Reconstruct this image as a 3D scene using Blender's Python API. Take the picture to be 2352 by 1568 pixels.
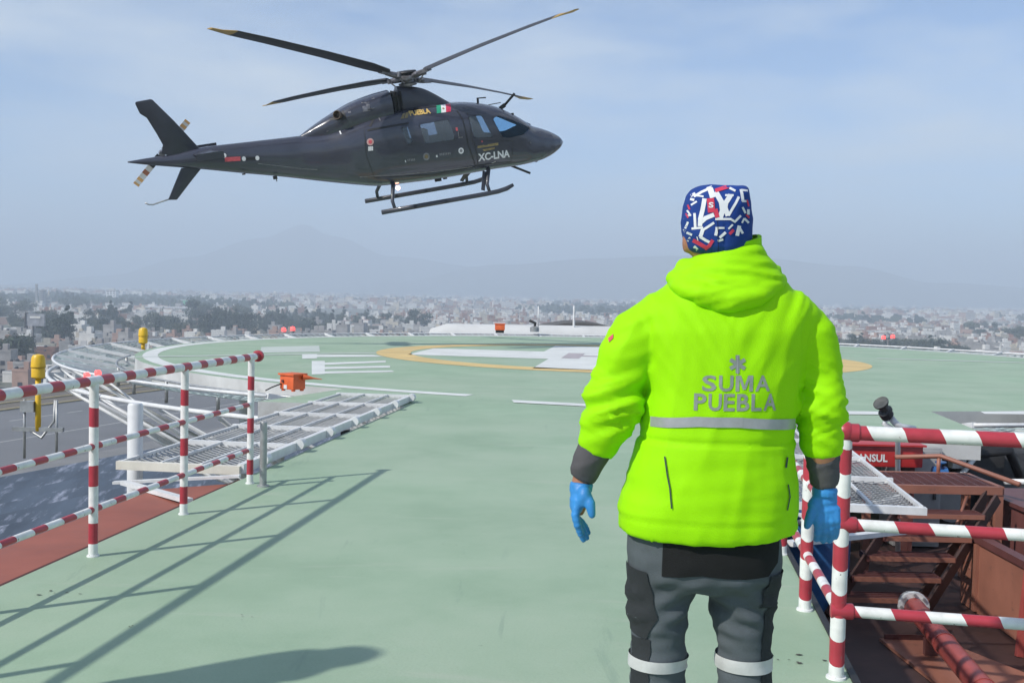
import bpy, bmesh, math, random
from math import sin, cos, pi, radians, tan, atan2, sqrt
from mathutils import Vector, Matrix, noise
from mathutils.bvhtree import BVHTree

for o in list(bpy.data.objects):
    bpy.data.objects.remove(o, do_unlink=True)
scene = bpy.context.scene
C = scene.collection

# ------------------------------------------------------------------ camera
FPX = 2540.0                      # focal length for a picture 2352 wide, 1568 high
CAM = Vector((0, 0, 1.45))
PITCH, ROLL = radians(2.525), radians(1.3)
cam_d = bpy.data.cameras.new('camera')
cam = bpy.data.objects.new('camera', cam_d)
C.objects.link(cam)
cam_d.sensor_width = 36
cam_d.lens = 36 * FPX / 2352
cam_d.clip_start = 0.05
cam_d.clip_end = 60000
CROT = Matrix.Rotation(radians(90) - PITCH, 3, 'X') @ Matrix.Rotation(ROLL, 3, 'Z')
cam.matrix_world = Matrix.Translation(CAM) @ CROT.to_4x4()
scene.camera = cam

# ------------------------------------------------------------------ sky, sun, exposure
SUN_EL, SUN_AZ = radians(41), atan2(-0.82, -0.57)
world = bpy.data.worlds.new('World')
scene.world = world
world.use_nodes = True
nt = world.node_tree
nt.nodes.clear()
wo = nt.nodes.new('ShaderNodeOutputWorld')
bg = nt.nodes.new('ShaderNodeBackground')
sky = nt.nodes.new('ShaderNodeTexSky')
sky.sky_type = 'NISHITA'
sky.sun_disc = False
sky.sun_elevation = SUN_EL
sky.sun_rotation = SUN_AZ % (2 * pi)
sky.altitude = 2100
sky.air_density = 1.0
sky.dust_density = 0.3
sky.ozone_density = 4.0
# thin high veil of cirrus, the same all round the sky
tc = nt.nodes.new('ShaderNodeTexCoord')
mp = nt.nodes.new('ShaderNodeMapping')
mp.inputs['Scale'].default_value = (1.2, 1.2, 5.0)
mp.inputs['Rotation'].default_value = (0.12, 0.08, 0.5)
nz = nt.nodes.new('ShaderNodeTexNoise')
nz.inputs['Scale'].default_value = 2.2
nz.inputs['Detail'].default_value = 7
nz.inputs['Roughness'].default_value = 0.55
rp = nt.nodes.new('ShaderNodeValToRGB')
rp.color_ramp.elements[0].position = 0.42
rp.color_ramp.elements[0].color = (0, 0, 0, 1)
rp.color_ramp.elements[1].position = 0.68
rp.color_ramp.elements[1].color = (0.8, 0.8, 0.8, 1)
mx = nt.nodes.new('ShaderNodeMixRGB')
mx.inputs['Color2'].default_value = (5.3, 5.7, 5.9, 1)
nt.links.new(tc.outputs['Generated'], mp.inputs['Vector'])
nt.links.new(mp.outputs['Vector'], nz.inputs['Vector'])
nt.links.new(nz.outputs['Fac'], rp.inputs['Fac'])
nt.links.new(rp.outputs['Color'], mx.inputs['Fac'])
nt.links.new(sky.outputs['Color'], mx.inputs['Color1'])
nt.links.new(mx.outputs['Color'], bg.inputs['Color'])
bg.inputs['Strength'].default_value = 0.098
nt.links.new(bg.outputs['Background'], wo.inputs['Surface'])

sun_d = bpy.data.lights.new('sun', 'SUN')
sun_d.energy = 3.0
sun_d.angle = radians(1.1)
sun_d.color = (1.0, 0.95, 0.88)
sun = bpy.data.objects.new('sun', sun_d)
C.objects.link(sun)
SUNDIR = Vector((sin(SUN_AZ) * cos(SUN_EL), cos(SUN_AZ) * cos(SUN_EL), sin(SUN_EL)))
sun.rotation_euler = SUNDIR.to_track_quat('Z', 'Y').to_euler()
sun.location = (-20, -14, 30)

HAZE_DENSITY = 4.8e-4
HAZE_COLOR = (0.71, 0.82, 0.945)
scene.view_settings.view_transform = 'Standard'
scene.view_settings.look = 'None'
scene.view_settings.gamma = 1
scene.view_settings.exposure = 0.72
scene.view_settings.use_curve_mapping = False
scene.cycles.use_denoising = True
scene.cycles.max_bounces = 8
scene.cycles.volume_bounces = 1
scene.cycles.transparent_max_bounces = 24

# ------------------------------------------------------------------ where things stand
def ray(px, py):
    return CROT @ Vector(((px - 1176) / FPX, -(py - 784) / FPX, -1.0))
def G(px, py, z=0.0):
    d = ray(px, py)
    k = (z - CAM.z) / d.z
    return CAM + d * k
def PP(px, py, Y):
    d = ray(px, py)
    return CAM + d * (Y / d.y)
WA = math.atan(0.128)             # the walkway runs a little to the right of the view
def W(s, t, z=0.0):
    return Vector((s * sin(WA) + t * cos(WA), s * cos(WA) - t * sin(WA), z))

# ------------------------------------------------------------------ mesh helpers
ORG = {}
def org(o):
    return ORG.get(o.name, Vector((0, 0, 0))) if o else Vector((0, 0, 0))
def tag(o, label=None, cat=None, group=None, kind=None):
    if label: o['label'] = label
    if cat: o['category'] = cat
    if group: o['group'] = group
    if kind: o['kind'] = kind
    return o
def thing(name, loc, label, cat, group=None):
    o = bpy.data.objects.new(name, None)
    o.empty_display_size = 0.1
    C.objects.link(o)
    o.location = loc
    ORG[o.name] = Vector(loc)
    return tag(o, label, cat, group)

class MB:
    def __init__(s):
        s.v, s.f, s.m = [], [], []
    def add(s, vs, fs, mi=0):
        b = len(s.v)
        s.v += [Vector(p) for p in vs]
        s.f += [tuple(b + i for i in f) for f in fs]
        s.m += [mi] * len(fs)
        return s
    def box(s, c, d, rz=0.0, mi=0, mat=None):
        R = mat or Matrix.Rotation(rz, 3, 'Z')
        c = Vector(c)
        hx, hy, hz = d[0] / 2, d[1] / 2, d[2] / 2
        P = [c + R @ Vector((x, y, z)) for z in (-hz, hz) for x, y in ((-hx, -hy), (hx, -hy), (hx, hy), (-hx, hy))]
        return s.add(P, [(3, 2, 1, 0), (4, 5, 6, 7), (0, 1, 5, 4), (1, 2, 6, 5), (2, 3, 7, 6), (3, 0, 4, 7)], mi)
    def bar(s, a, b, w, h, up=(0, 0, 1), mi=0):
        a, b = Vector(a), Vector(b)
        x = (b - a).normalized()
        u = Vector(up)
        y = u.cross(x)
        if y.length < 1e-4: y = Vector((1, 0, 0)).cross(x)
        y.normalize()
        z = x.cross(y)
        R = Matrix((x, y, z)).transposed()
        return s.box((a + b) / 2, ((b - a).length, w, h), mat=R, mi=mi)
    def tube(s, pts, r, n=10, caps=True, mi=0):
        pts = [Vector(p) for p in pts]
        rr = r if isinstance(r, (list, tuple)) else [r] * len(pts)
        rings = []
        t0 = (pts[1] - pts[0]).normalized()
        ref = Vector((0, 0, 1)) if abs(t0.z) < 0.9 else Vector((1, 0, 0))
        u = ref.cross(t0).normalized()
        for i, p in enumerate(pts):
            t = (pts[min(i + 1, len(pts) - 1)] - pts[max(i - 1, 0)]).normalized()
            u = (u - t * u.dot(t)).normalized()
            w = t.cross(u)
            rings.append([p + (u * cos(2 * pi * k / n) + w * sin(2 * pi * k / n)) * rr[i] for k in range(n)])
        return s.loft(rings, caps, mi)
    def loft(s, rings, caps=True, mi=0):
        n = len(rings[0])
        vs = [p for r in rings for p in r]
        fs = []
        for i in range(len(rings) - 1):
            for k in range(n):
                a, b = i * n + k, i * n + (k + 1) % n
                fs.append((a, b, b + n, a + n))
        if caps:
            fs.append(tuple(reversed(range(n))))
            fs.append(tuple(range((len(rings) - 1) * n, len(rings) * n)))
        return s.add(vs, fs, mi)
    def prism(s, poly, z0, z1, mi=0, mi_side=None):
        n = len(poly)
        vs = [Vector((p[0], p[1], z0)) for p in poly] + [Vector((p[0], p[1], z1)) for p in poly]
        b = len(s.v)
        s.add(vs, [tuple(reversed(range(n))), tuple(range(n, 2 * n))], mi)
        s.f += [(b + i, b + (i + 1) % n, b + n + (i + 1) % n, b + n + i) for i in range(n)]
        s.m += [mi if mi_side is None else mi_side] * n
        return s
    def ball(s, c, r, nu=14, nv=9, mi=0):
        rx, ry, rz = (r, r, r) if not isinstance(r, (tuple, list)) else r
        c = Vector(c)
        vs = [c + Vector((0, 0, -rz))]
        for j in range(1, nv):
            a = -pi / 2 + pi * j / nv
            for i in range(nu):
                vs.append(c + Vector((rx * cos(a) * cos(2 * pi * i / nu), ry * cos(a) * sin(2 * pi * i / nu), rz * sin(a))))
        vs.append(c + Vector((0, 0, rz)))
        fs = [(0, 1 + (i + 1) % nu, 1 + i) for i in range(nu)]
        for j in range(nv - 2):
            for i in range(nu):
                a, b = 1 + j * nu + i, 1 + j * nu + (i + 1) % nu
                fs.append((a, b, b + nu, a + nu))
        L = len(vs) - 1
        fs += [(1 + (nv - 2) * nu + i, 1 + (nv - 2) * nu + (i + 1) % nu, L) for i in range(nu)]
        return s.add(vs, fs, mi)
    def lathe(s, prof, c=(0, 0, 0), axis=(0, 0, 1), n=20, mi=0):
        c = Vector(c)
        q = Vector(axis).normalized().to_track_quat('Z', 'Y')
        rings = [[c + q @ Vector((r * cos(2 * pi * k / n), r * sin(2 * pi * k / n), h)) for k in range(n)] for r, h in prof]
        return s.loft(rings, True, mi)
    def mesh(s, name, mats, off=Vector((0, 0, 0)), smooth=False):
        me = bpy.data.meshes.new(name)
        me.from_pydata([tuple(p - off) for p in s.v], [], s.f)
        for m in (mats if isinstance(mats, (list, tuple)) else [mats]):
            me.materials.append(m)
        me.polygons.foreach_set('material_index', s.m)
        if smooth:
            me.polygons.foreach_set('use_smooth', [True] * len(me.polygons))
        me.update()
        return me
    def build(s, name, mats, parent=None, smooth=False, auto=None):
        me = s.mesh(name, mats, org(parent), smooth)
        o = bpy.data.objects.new(name, me)
        C.objects.link(o)
        if parent: o.parent = parent
        ORG[o.name] = org(parent)
        if auto is not None: sharp(o, auto)
        return o

def sharp(o, deg=40):
    me = o.data
    me.polygons.foreach_set('use_smooth', [True] * len(me.polygons))
    bm = bmesh.new(); bm.from_mesh(me)
    for e in bm.edges:
        if len(e.link_faces) == 2 and e.calc_face_angle(0) > radians(deg): e.smooth = False
    bm.to_mesh(me); bm.free()
    return o
def bevel(o, w, seg=2, deg=35):
    bm = bmesh.new(); bm.from_mesh(o.data)
    es = [e for e in bm.edges if len(e.link_faces) == 2 and e.calc_face_angle(0) > radians(deg)]
    bmesh.ops.bevel(bm, geom=es, offset=w, segments=seg, profile=0.6, affect='EDGES', clamp_overlap=True)
    bm.to_mesh(o.data); bm.free()
    return sharp(o, 40)
def pipe(name, a, b, r, mat, parent=None, n=14, cap=0.25):
    """a round bar whose own z axis runs along it, ends slightly rounded"""
    a, b = Vector(a), Vector(b)
    L = (b - a).length
    m = MB().lathe([(r * 0.8, 0), (r, r * cap), (r, L - r * cap), (r * 0.8, L)], n=n)
    o = bpy.data.objects.new(name, m.mesh(name, mat))
    sharp(o, 30)
    C.objects.link(o)
    q = (b - a).normalized().to_track_quat('Z', 'Y')
    o.rotation_mode = 'QUATERNION'
    o.rotation_quaternion = q
    o.location = a - org(parent)
    if parent: o.parent = parent
    return o
def remesh(mb, voxel, smooth_iter=3):
    me = mb.mesh('tmp', [])
    bm = bmesh.new(); bm.from_mesh(me)
    bmesh.ops.recalc_face_normals(bm, faces=bm.faces)
    bm.to_mesh(me); bm.free()
    o = bpy.data.objects.new('tmp', me); C.objects.link(o)
    md = o.modifiers.new('r', 'REMESH'); md.mode = 'VOXEL'; md.voxel_size = voxel; md.use_smooth_shade = True
    if smooth_iter:
        sm = o.modifiers.new('s', 'SMOOTH'); sm.iterations = smooth_iter; sm.factor = 0.5
    dg = bpy.context.evaluated_depsgraph_get()
    out = bpy.data.meshes.new_from_object(o.evaluated_get(dg))
    bpy.data.objects.remove(o, do_unlink=True)
    return out
def put(me, name, mats, parent=None, smooth=True):
    """links a mesh given in world space under its parent"""
    off = org(parent)
    if off.length:
        me.transform(Matrix.Translation(-off))
    me.name = name
    me.materials.clear()
    for m in (mats if isinstance(mats, (list, tuple)) else [mats]): me.materials.append(m)
    if smooth: me.polygons.foreach_set('use_smooth', [True] * len(me.polygons))
    o = bpy.data.objects.new(name, me); C.objects.link(o)
    if parent: o.parent = parent
    ORG[o.name] = off
    return o
def bvh_of(me):
    return BVHTree.FromPolygons([v.co.copy() for v in me.vertices], [tuple(p.vertices) for p in me.polygons])

# ---- flat prints laid on curved surfaces
def grid_cut(bm, step):
    xs = [v.co.x for v in bm.verts]; ys = [v.co.y for v in bm.verts]
    for ax, lo, hi in ((0, min(xs), max(xs)), (1, min(ys), max(ys))):
        k = math.floor(lo / step) + 1
        while k * step < hi:
            co = Vector((0, 0, 0)); no = Vector((0, 0, 0)); co[ax] = k * step; no[ax] = 1
            bmesh.ops.bisect_plane(bm, geom=bm.verts[:] + bm.edges[:] + bm.faces[:], plane_co=co, plane_no=no)
            k += 1
def flat(polys, step):
    """polygons in a plane -> 2-D verts and faces, cut into a grid so that they can bend"""
    bm = bmesh.new()
    for p in polys:
        try: bm.faces.new([bm.verts.new((x, y, 0)) for x, y in p])
        except ValueError: pass
    bmesh.ops.triangulate(bm, faces=bm.faces[:])
    if step: grid_cut(bm, step)
    bm.verts.index_update()
    V = [(v.co.x, v.co.y) for v in bm.verts]; F = [tuple(v.index for v in f.verts) for f in bm.faces]
    bm.free()
    return V, F
def letters_raw(text, bold=0.02, step=0.0, spacing=1.0, shear=0.0):
    """text as 2-D verts/faces scaled to a unit box"""
    cu = bpy.data.curves.new('t', 'FONT')
    cu.body = text; cu.offset = bold; cu.space_character = spacing; cu.fill_mode = 'FRONT'; cu.shear = shear; cu.resolution_u = 3
    o = bpy.data.objects.new('t', cu); C.objects.link(o)
    dg = bpy.context.evaluated_depsgraph_get(); dg.update()
    me = bpy.data.meshes.new_from_object(o.evaluated_get(dg))
    bpy.data.objects.remove(o, do_unlink=True)
    xs = [v.co.x for v in me.vertices]; ys = [v.co.y for v in me.vertices]
    x0, x1, y0, y1 = min(xs), max(xs), min(ys), max(ys)
    bm = bmesh.new(); bm.from_mesh(me)
    for v in bm.verts: v.co = ((v.co.x - x0) / (x1 - x0), (v.co.y - y0) / (y1 - y0), 0)
    if step: grid_cut(bm, step)
    bm.verts.index_update()
    V = [(v.co.x, v.co.y) for v in bm.verts]; F = [tuple(v.index for v in f.verts) for f in bm.faces]
    bm.free()
    return V, F
WIDTHS = dict(S=.90, U=.92, M=1.12, A=1.0, P=.86, E=.80, B=.90, L=.78)
M_SHAPE = [(0, 0), (0, 1), (.29, 1), (.5, .36), (.71, 1), (1, 1), (1, 0), (.79, 0), (.79, .74), (.585, .12), (.415, .12), (.21, .74), (.21, 0)]
def letters(text, bold=0.02, step=0.0, spacing=1.0, shear=0.0):
    if 'M' not in text and spacing == 1.0:
        return letters_raw(text, bold, step, spacing, shear)
    V, F, x = [], [], 0.0
    tot = sum(WIDTHS[c] for c in text) + 0.15 * (len(text) - 1)
    for c in text:
        v, f = flat([M_SHAPE], 0) if c == 'M' else letters_raw(c, bold, 0)
        b = len(V)
        V += [((x + u * WIDTHS[c]) / tot, w_) for u, w_ in v]; F += [tuple(b + i for i in q) for q in f]
        x += WIDTHS[c] + 0.15
    bm = bmesh.new()
    vs = [bm.verts.new((p[0], p[1], 0)) for p in V]
    for f in F: bm.faces.new([vs[i] for i in f])
    if step: grid_cut(bm, step)
    bm.verts.index_update()
    V = [(v.co.x, v.co.y) for v in bm.verts]; F = [tuple(v.index for v in f.verts) for f in bm.faces]
    bm.free()
    return V, F
def stroke(pts, w):
    """a brush stroke of width w as quads"""
    out = []
    for (x0, y0), (x1, y1) in zip(pts, pts[1:]):
        L = sqrt((x1 - x0) ** 2 + (y1 - y0) ** 2) or 1
        ux, uy = (x1 - x0) / L, (y1 - y0) / L
        e = w * 0.3
        x0e, y0e, x1e, y1e = x0 - ux * e, y0 - uy * e, x1 + ux * e, y1 + uy * e
        nx, ny = -uy * w / 2, ux * w / 2
        out.append([(x0e + nx, y0e + ny), (x0e - nx, y0e - ny), (x1e - nx, y1e - ny), (x1e + nx, y1e + ny)])
    return out
def lay(V, F, name, mat, parent, bvh, start, dirn, off=0.004, world_off=None):
    """start(u,v) -> point from which the print is pressed along dirn onto the surface"""
    dirn = Vector(dirn).normalized()
    pts = []
    for u, v in V:
        p = Vector(start(u, v))
        hit = bvh.ray_cast(p, dirn)
        if hit[0] is None:
            hit = bvh.find_nearest(p + dirn * 0.5)
            if hit[0] is None: hit = (p, -dirn, 0, 0)
        pts.append(hit[0] - dirn * off)
    m = MB().add(pts, F)
    me = m.mesh(name, mat, world_off if world_off is not None else Vector((0, 0, 0)), True)
    bm = bmesh.new(); bm.from_mesh(me)
    for f in bm.faces:
        f.normal_update()
        if f.normal.dot(dirn) > 0: f.normal_flip()
    bm.to_mesh(me); bm.free()
    o = bpy.data.objects.new(name, me); C.objects.link(o); o.parent = parent
    ORG[o.name] = org(parent)
    return o

# ------------------------------------------------------------------ materials
def mat(name, col, rough=0.6, metal=0.0, var=0.15, vscale=3.0, bump=0.0, bscale=40.0, coat=0.0, col2=None, spec=0.5, stain=None, detail=6, stretch=(1, 1, 1)):
    m = bpy.data.materials.new(name); m.use_nodes = True
    N, L = m.node_tree.nodes, m.node_tree.links
    b = N['Principled BSDF']
    b.inputs['Roughness'].default_value = rough
    b.inputs['Metallic'].default_value = metal
    b.inputs['Specular IOR Level'].default_value = spec
    if coat:
        b.inputs['Coat Weight'].default_value = coat
        b.inputs['Coat Roughness'].default_value = 0.06
    t = N.new('ShaderNodeTexCoord')
    mp = N.new('ShaderNodeMapping'); mp.inputs['Scale'].default_value = stretch
    L.new(t.outputs['Object'], mp.inputs['Vector'])
    n = N.new('ShaderNodeTexNoise'); n.inputs['Scale'].default_value = vscale; n.inputs['Detail'].default_value = detail
    n.inputs['Roughness'].default_value = 0.62
    L.new(mp.outputs['Vector'], n.inputs['Vector'])
    r = N.new('ShaderNodeValToRGB')
    c2 = col2 or tuple(c * (1 - var * 1.3) for c in col)
    c1 = col if col2 else tuple(min(1, c * (1 + var * 0.7)) for c in col)
    r.color_ramp.elements[0].position = 0.32; r.color_ramp.elements[0].color = (*c2, 1)
    r.color_ramp.elements[1].position = 0.68; r.color_ramp.elements[1].color = (*c1, 1)
    L.new(n.outputs['Fac'], r.inputs['Fac'])
    out = r.outputs['Color']
    if stain:
        scol, sscale, lo, hi = stain
        n2 = N.new('ShaderNodeTexNoise'); n2.inputs['Scale'].default_value = sscale; n2.inputs['Detail'].default_value = 8
        n2.inputs['Roughness'].default_value = 0.7
        L.new(mp.outputs['Vector'], n2.inputs['Vector'])
        r2 = N.new('ShaderNodeValToRGB')
        r2.color_ramp.elements[0].position = lo; r2.color_ramp.elements[0].color = (0, 0, 0, 1)
        r2.color_ramp.elements[1].position = hi; r2.color_ramp.elements[1].color = (1, 1, 1, 1)
        L.new(n2.outputs['Fac'], r2.inputs['Fac'])
        mm = N.new('ShaderNodeMixRGB'); mm.inputs['Color2'].default_value = (*scol, 1)
        L.new(r2.outputs['Color'], mm.inputs['Fac']); L.new(out, mm.inputs['Color1'])
        out = mm.outputs['Color']
    L.new(out, b.inputs['Base Color'])
    if bump:
        nb = N.new('ShaderNodeTexNoise'); nb.inputs['Scale'].default_value = bscale; nb.inputs['Detail'].default_value = 4
        L.new(mp.outputs['Vector'], nb.inputs['Vector'])
        bp = N.new('ShaderNodeBump'); bp.inputs['Strength'].default_value = bump; bp.inputs['Distance'].default_value = 0.01
        L.new(nb.outputs['Fac'], bp.inputs['Height']); L.new(bp.outputs['Normal'], b.inputs['Normal'])
    return m
def striped(name, period, frac, skew, phase=0.0, red=(0.42, 0.04, 0.06), white=(0.78, 0.79, 0.77)):
    """red and white tape bands along the object's own z axis"""
    m = bpy.data.materials.new(name); m.use_nodes = True
    N, L = m.node_tree.nodes, m.node_tree.links
    b = N['Principled BSDF']; b.inputs['Roughness'].default_value = 0.38
    t = N.new('ShaderNodeTexCoord'); sx = N.new('ShaderNodeSeparateXYZ')
    L.new(t.outputs['Object'], sx.inputs[0])
    def mth(op, a, bb):
        n = N.new('ShaderNodeMath'); n.operation = op
        for i, q in enumerate((a, bb)):
            if isinstance(q, (int, float)): n.inputs[i].default_value = q
            elif q is not None: L.new(q, n.inputs[i])
        return n.outputs[0]
    z = mth('ADD', sx.outputs['Z'], mth('MULTIPLY', sx.outputs['Y'], skew))
    nz = N.new('ShaderNodeTexNoise'); nz.inputs['Scale'].default_value = 9; L.new(t.outputs['Object'], nz.inputs['Vector'])
    z = mth('ADD', z, mth('MULTIPLY', nz.outputs['Fac'], 0.035))
    fr = mth('FRACT', mth('ADD', mth('DIVIDE', z, period), phase), None)
    st = mth('LESS_THAN', fr, frac)
    n2 = N.new('ShaderNodeTexNoise'); n2.inputs['Scale'].default_value = 14; n2.inputs['Detail'].default_value = 7
    L.new(t.outputs['Object'], n2.inputs['Vector'])
    def tone(c, k):
        r = N.new('ShaderNodeValToRGB')
        r.color_ramp.elements[0].position = 0.3; r.color_ramp.elements[0].color = (*[x * k for x in c], 1)
        r.color_ramp.elements[1].position = 0.55; r.color_ramp.elements[1].color = (*c, 1)
        L.new(n2.outputs['Fac'], r.inputs['Fac']); return r.outputs['Color']
    mm = N.new('ShaderNodeMixRGB')
    L.new(st, mm.inputs['Fac']); L.new(tone(white, 0.8), mm.inputs['Color1']); L.new(tone(red, 0.8), mm.inputs['Color2'])
    # scuffs through the paint
    n3 = N.new('ShaderNodeTexNoise'); n3.inputs['Scale'].default_value = 38; n3.inputs['Detail'].default_value = 5
    L.new(t.outputs['Object'], n3.inputs['Vector'])
    r3 = N.new('ShaderNodeValToRGB'); r3.color_ramp.elements[0].position = 0.68; r3.color_ramp.elements[0].color = (0, 0, 0, 1)
    r3.color_ramp.elements[1].position = 0.73; r3.color_ramp.elements[1].color = (1, 1, 1, 1)
    L.new(n3.outputs['Fac'], r3.inputs['Fac'])
    m4 = N.new('ShaderNodeMixRGB'); m4.inputs['Color2'].default_value = (0.16, 0.12, 0.1, 1)
    L.new(r3.outputs['Color'], m4.inputs['Fac']); L.new(mm.outputs['Color'], m4.inputs['Color1'])
    L.new(m4.outputs['Color'], b.inputs['Base Color'])
    return m
def glass(name, tint, see=0.6, rough=0.03, base=None):
    m = bpy.data.materials.new(name); m.use_nodes = True
    N, L = m.node_tree.nodes, m.node_tree.links
    b = N['Principled BSDF']
    b.inputs['Base Color'].default_value = (*(base or [c * 0.25 for c in tint]), 1); b.inputs['Roughness'].default_value = rough
    tr = N.new('ShaderNodeBsdfTransparent'); tr.inputs['Color'].default_value = (*tint, 1)
    mxs = N.new('ShaderNodeMixShader'); mxs.inputs['Fac'].default_value = see
    L.new(b.outputs['BSDF'], mxs.inputs[1]); L.new(tr.outputs['BSDF'], mxs.inputs[2])
    L.new(mxs.outputs['Shader'], N['Material Output'].inputs['Surface'])
    return m
def glow(name, col, strength):
    m = bpy.data.materials.new(name); m.use_nodes = True
    b = m.node_tree.nodes['Principled BSDF']
    b.inputs['Base Color'].default_value = (*[c * 0.5 for c in col], 1)
    b.inputs['Emission Color'].default_value = (*col, 1); b.inputs['Emission Strength'].default_value = strength
    return m

DECK = mat('deck_green_paint', (0.300, 0.422, 0.288), 0.62, var=0.10, vscale=0.8, bump=0.10, bscale=60, detail=9,
           stain=((0.365, 0.428, 0.33), 0.40, 0.42, 0.80))
def scuffs(m_):
    """fine grit, rubbed streaks and small dark spots in a floor coating"""
    N, L = m_.node_tree.nodes, m_.node_tree.links
    b = N['Principled BSDF']
    src = b.inputs['Base Color'].links[0].from_socket
    t = N.new('ShaderNodeTexCoord')
    def layer(scale, stretch, lo, hi, col, amount, src, rot=0.0, dist=0.0):
        mp = N.new('ShaderNodeMapping'); mp.inputs['Scale'].default_value = stretch; mp.inputs['Rotation'].default_value = (0, 0, rot)
        L.new(t.outputs['Object'], mp.inputs['Vector'])
        n = N.new('ShaderNodeTexNoise'); n.inputs['Scale'].default_value = scale; n.inputs['Detail'].default_value = 6; n.inputs['Roughness'].default_value = 0.65; n.inputs['Distortion'].default_value = dist
        L.new(mp.outputs['Vector'], n.inputs['Vector'])
        r = N.new('ShaderNodeValToRGB')
        r.color_ramp.elements[0].position = lo; r.color_ramp.elements[0].color = (0, 0, 0, 1)
        r.color_ramp.elements[1].position = hi; r.color_ramp.elements[1].color = (amount, amount, amount, 1)
        L.new(n.outputs['Fac'], r.inputs['Fac'])
        mm = N.new('ShaderNodeMixRGB'); mm.inputs['Color2'].default_value = (*col, 1)
        L.new(r.outputs['Color'], mm.inputs['Fac']); L.new(src, mm.inputs['Color1'])
        return mm.outputs['Color']
    src = layer(90, (1, 1, 1), 0.50, 0.72, (0.20, 0.28, 0.20), 0.35, src)
    src = layer(1.6, (0.35, 2.2, 1), 0.60, 0.70, (0.42, 0.45, 0.37), 0.40, src, 0.5, 0.6)
    src = layer(2.2, (2.0, 0.3, 1), 0.63, 0.69, (0.20, 0.285, 0.215), 0.40, src, 0.2, 0.8)
    src = layer(7.0, (1, 1, 1), 0.70, 0.74, (0.13, 0.16, 0.12), 0.55, src)
    L.new(src, b.inputs['Base Color'])
scuffs(DECK)
WHITE = mat('white_paint', (0.74, 0.75, 0.74), 0.5, var=0.10, vscale=2.0)
WORN_WHITE = mat('worn_white_marking', (0.66, 0.68, 0.66), 0.7, var=0.08, vscale=1.2, stain=((0.42, 0.50, 0.44), 1.6, 0.60, 0.72))
FAINT_WHITE = mat('faded_white_marking', (0.50, 0.55, 0.51), 0.7, var=0.08, vscale=1.2)
YELLOW_MARK = mat('worn_yellow_marking', (0.64, 0.47, 0.20), 0.7, var=0.12, vscale=1.0, stain=((0.50, 0.45, 0.28), 0.9, 0.55, 0.8))
STEEL_WHITE = mat('white_painted_steel', (0.68, 0.69, 0.69), 0.42, var=0.12, vscale=5, stain=((0.36, 0.24, 0.15), 5.0, 0.68, 0.76))
CREAM_STEEL = mat('rusted_cream_steel', (0.70, 0.67, 0.58), 0.5, var=0.12, vscale=4, stain=((0.50, 0.30, 0.12), 2.4, 0.60, 0.72))
GALV = mat('galvanised_steel', (0.42, 0.43, 0.43), 0.45, metal=0.6, var=0.2, vscale=8)
MESHW = mat('dull_zinc_mesh', (0.45, 0.46, 0.465), 0.55, metal=0.1, var=0.15)
NETW = mat('net_wire', (0.55, 0.66, 0.64), 0.5, metal=0.2, var=0.1)
KERB = mat('red_oxide_kerb', (0.30, 0.095, 0.065), 0.7, var=0.12, vscale=2.0, stain=((0.24, 0.09, 0.07), 3.0, 0.5, 0.75))
KERB_D = mat('dark_red_edge', (0.075, 0.022, 0.02), 0.8)
RUSTRED = mat('red_oxide_steel', (0.125, 0.046, 0.042), 0.48, var=0.2, vscale=2.5, stain=((0.22, 0.12, 0.085), 9.0, 0.62, 0.70))
ORANGESTEEL = mat('faded_orange_steel', (0.30, 0.125, 0.085), 0.5, var=0.15, vscale=2.0, stain=((0.17, 0.085, 0.065), 9.0, 0.60, 0.70))
DARKRUST = mat('dark_oxide_plate', (0.060, 0.030, 0.026), 0.6, var=0.35, vscale=2.5, stain=((0.15, 0.065, 0.04), 2.0, 0.6, 0.75))
PIPERED = mat('fire_main_red', (0.36, 0.075, 0.065), 0.4, var=0.15, vscale=5, stain=((0.42, 0.2, 0.17), 6, 0.62, 0.7))
TANKRED = mat('bright_red_enamel', (0.48, 0.035, 0.035), 0.35, var=0.1, vscale=4)
ORANGE = mat('orange_box_paint', (0.72, 0.13, 0.035), 0.5, var=0.14, vscale=9)
YELLOW = mat('yellow_lamp_paint', (0.76, 0.47, 0.02), 0.4, var=0.1, vscale=12)
GREY = mat('grey_cabinet', (0.34, 0.34, 0.34), 0.5, var=0.15, vscale=3)
DARK = mat('dark_machinery', (0.045, 0.046, 0.05), 0.6, var=0.4, vscale=3)
BLACK = mat('black_rubber', (0.016, 0.016, 0.018), 0.6)
BLUETARP = mat('blue_plastic', (0.035, 0.13, 0.33), 0.35, var=0.3, vscale=6, bump=0.5, bscale=9)
CONC = mat('concrete', (0.30, 0.295, 0.285), 0.85, var=0.15, vscale=0.4)
RED_LAMP = glow('red_lamp', (1.0, 0.05, 0.05), 3.0)
# ================================================================== the setting
PS, PT, PR = 26.2, 0.0, 11.55           # landing pad centre along and across the walkway, radius
GZ = -32.0                                # street level far below
KG = (1.45 - GZ) / 26.45
def PADP(a, r, z=0.0):
    return W(PS + r * cos(a), PT + r * sin(a), z)

m = mat('city_ground', (0.20, 0.185, 0.16), 0.9, var=0.3, vscale=0.012, col2=(0.085, 0.105, 0.07))
tag(MB().add([(-14000, -1500, GZ), (14000, -1500, GZ), (14000, 16000, GZ), (-14000, 16000, GZ)], [(0, 1, 2, 3)]).build('ground', m), kind='structure')

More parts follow.
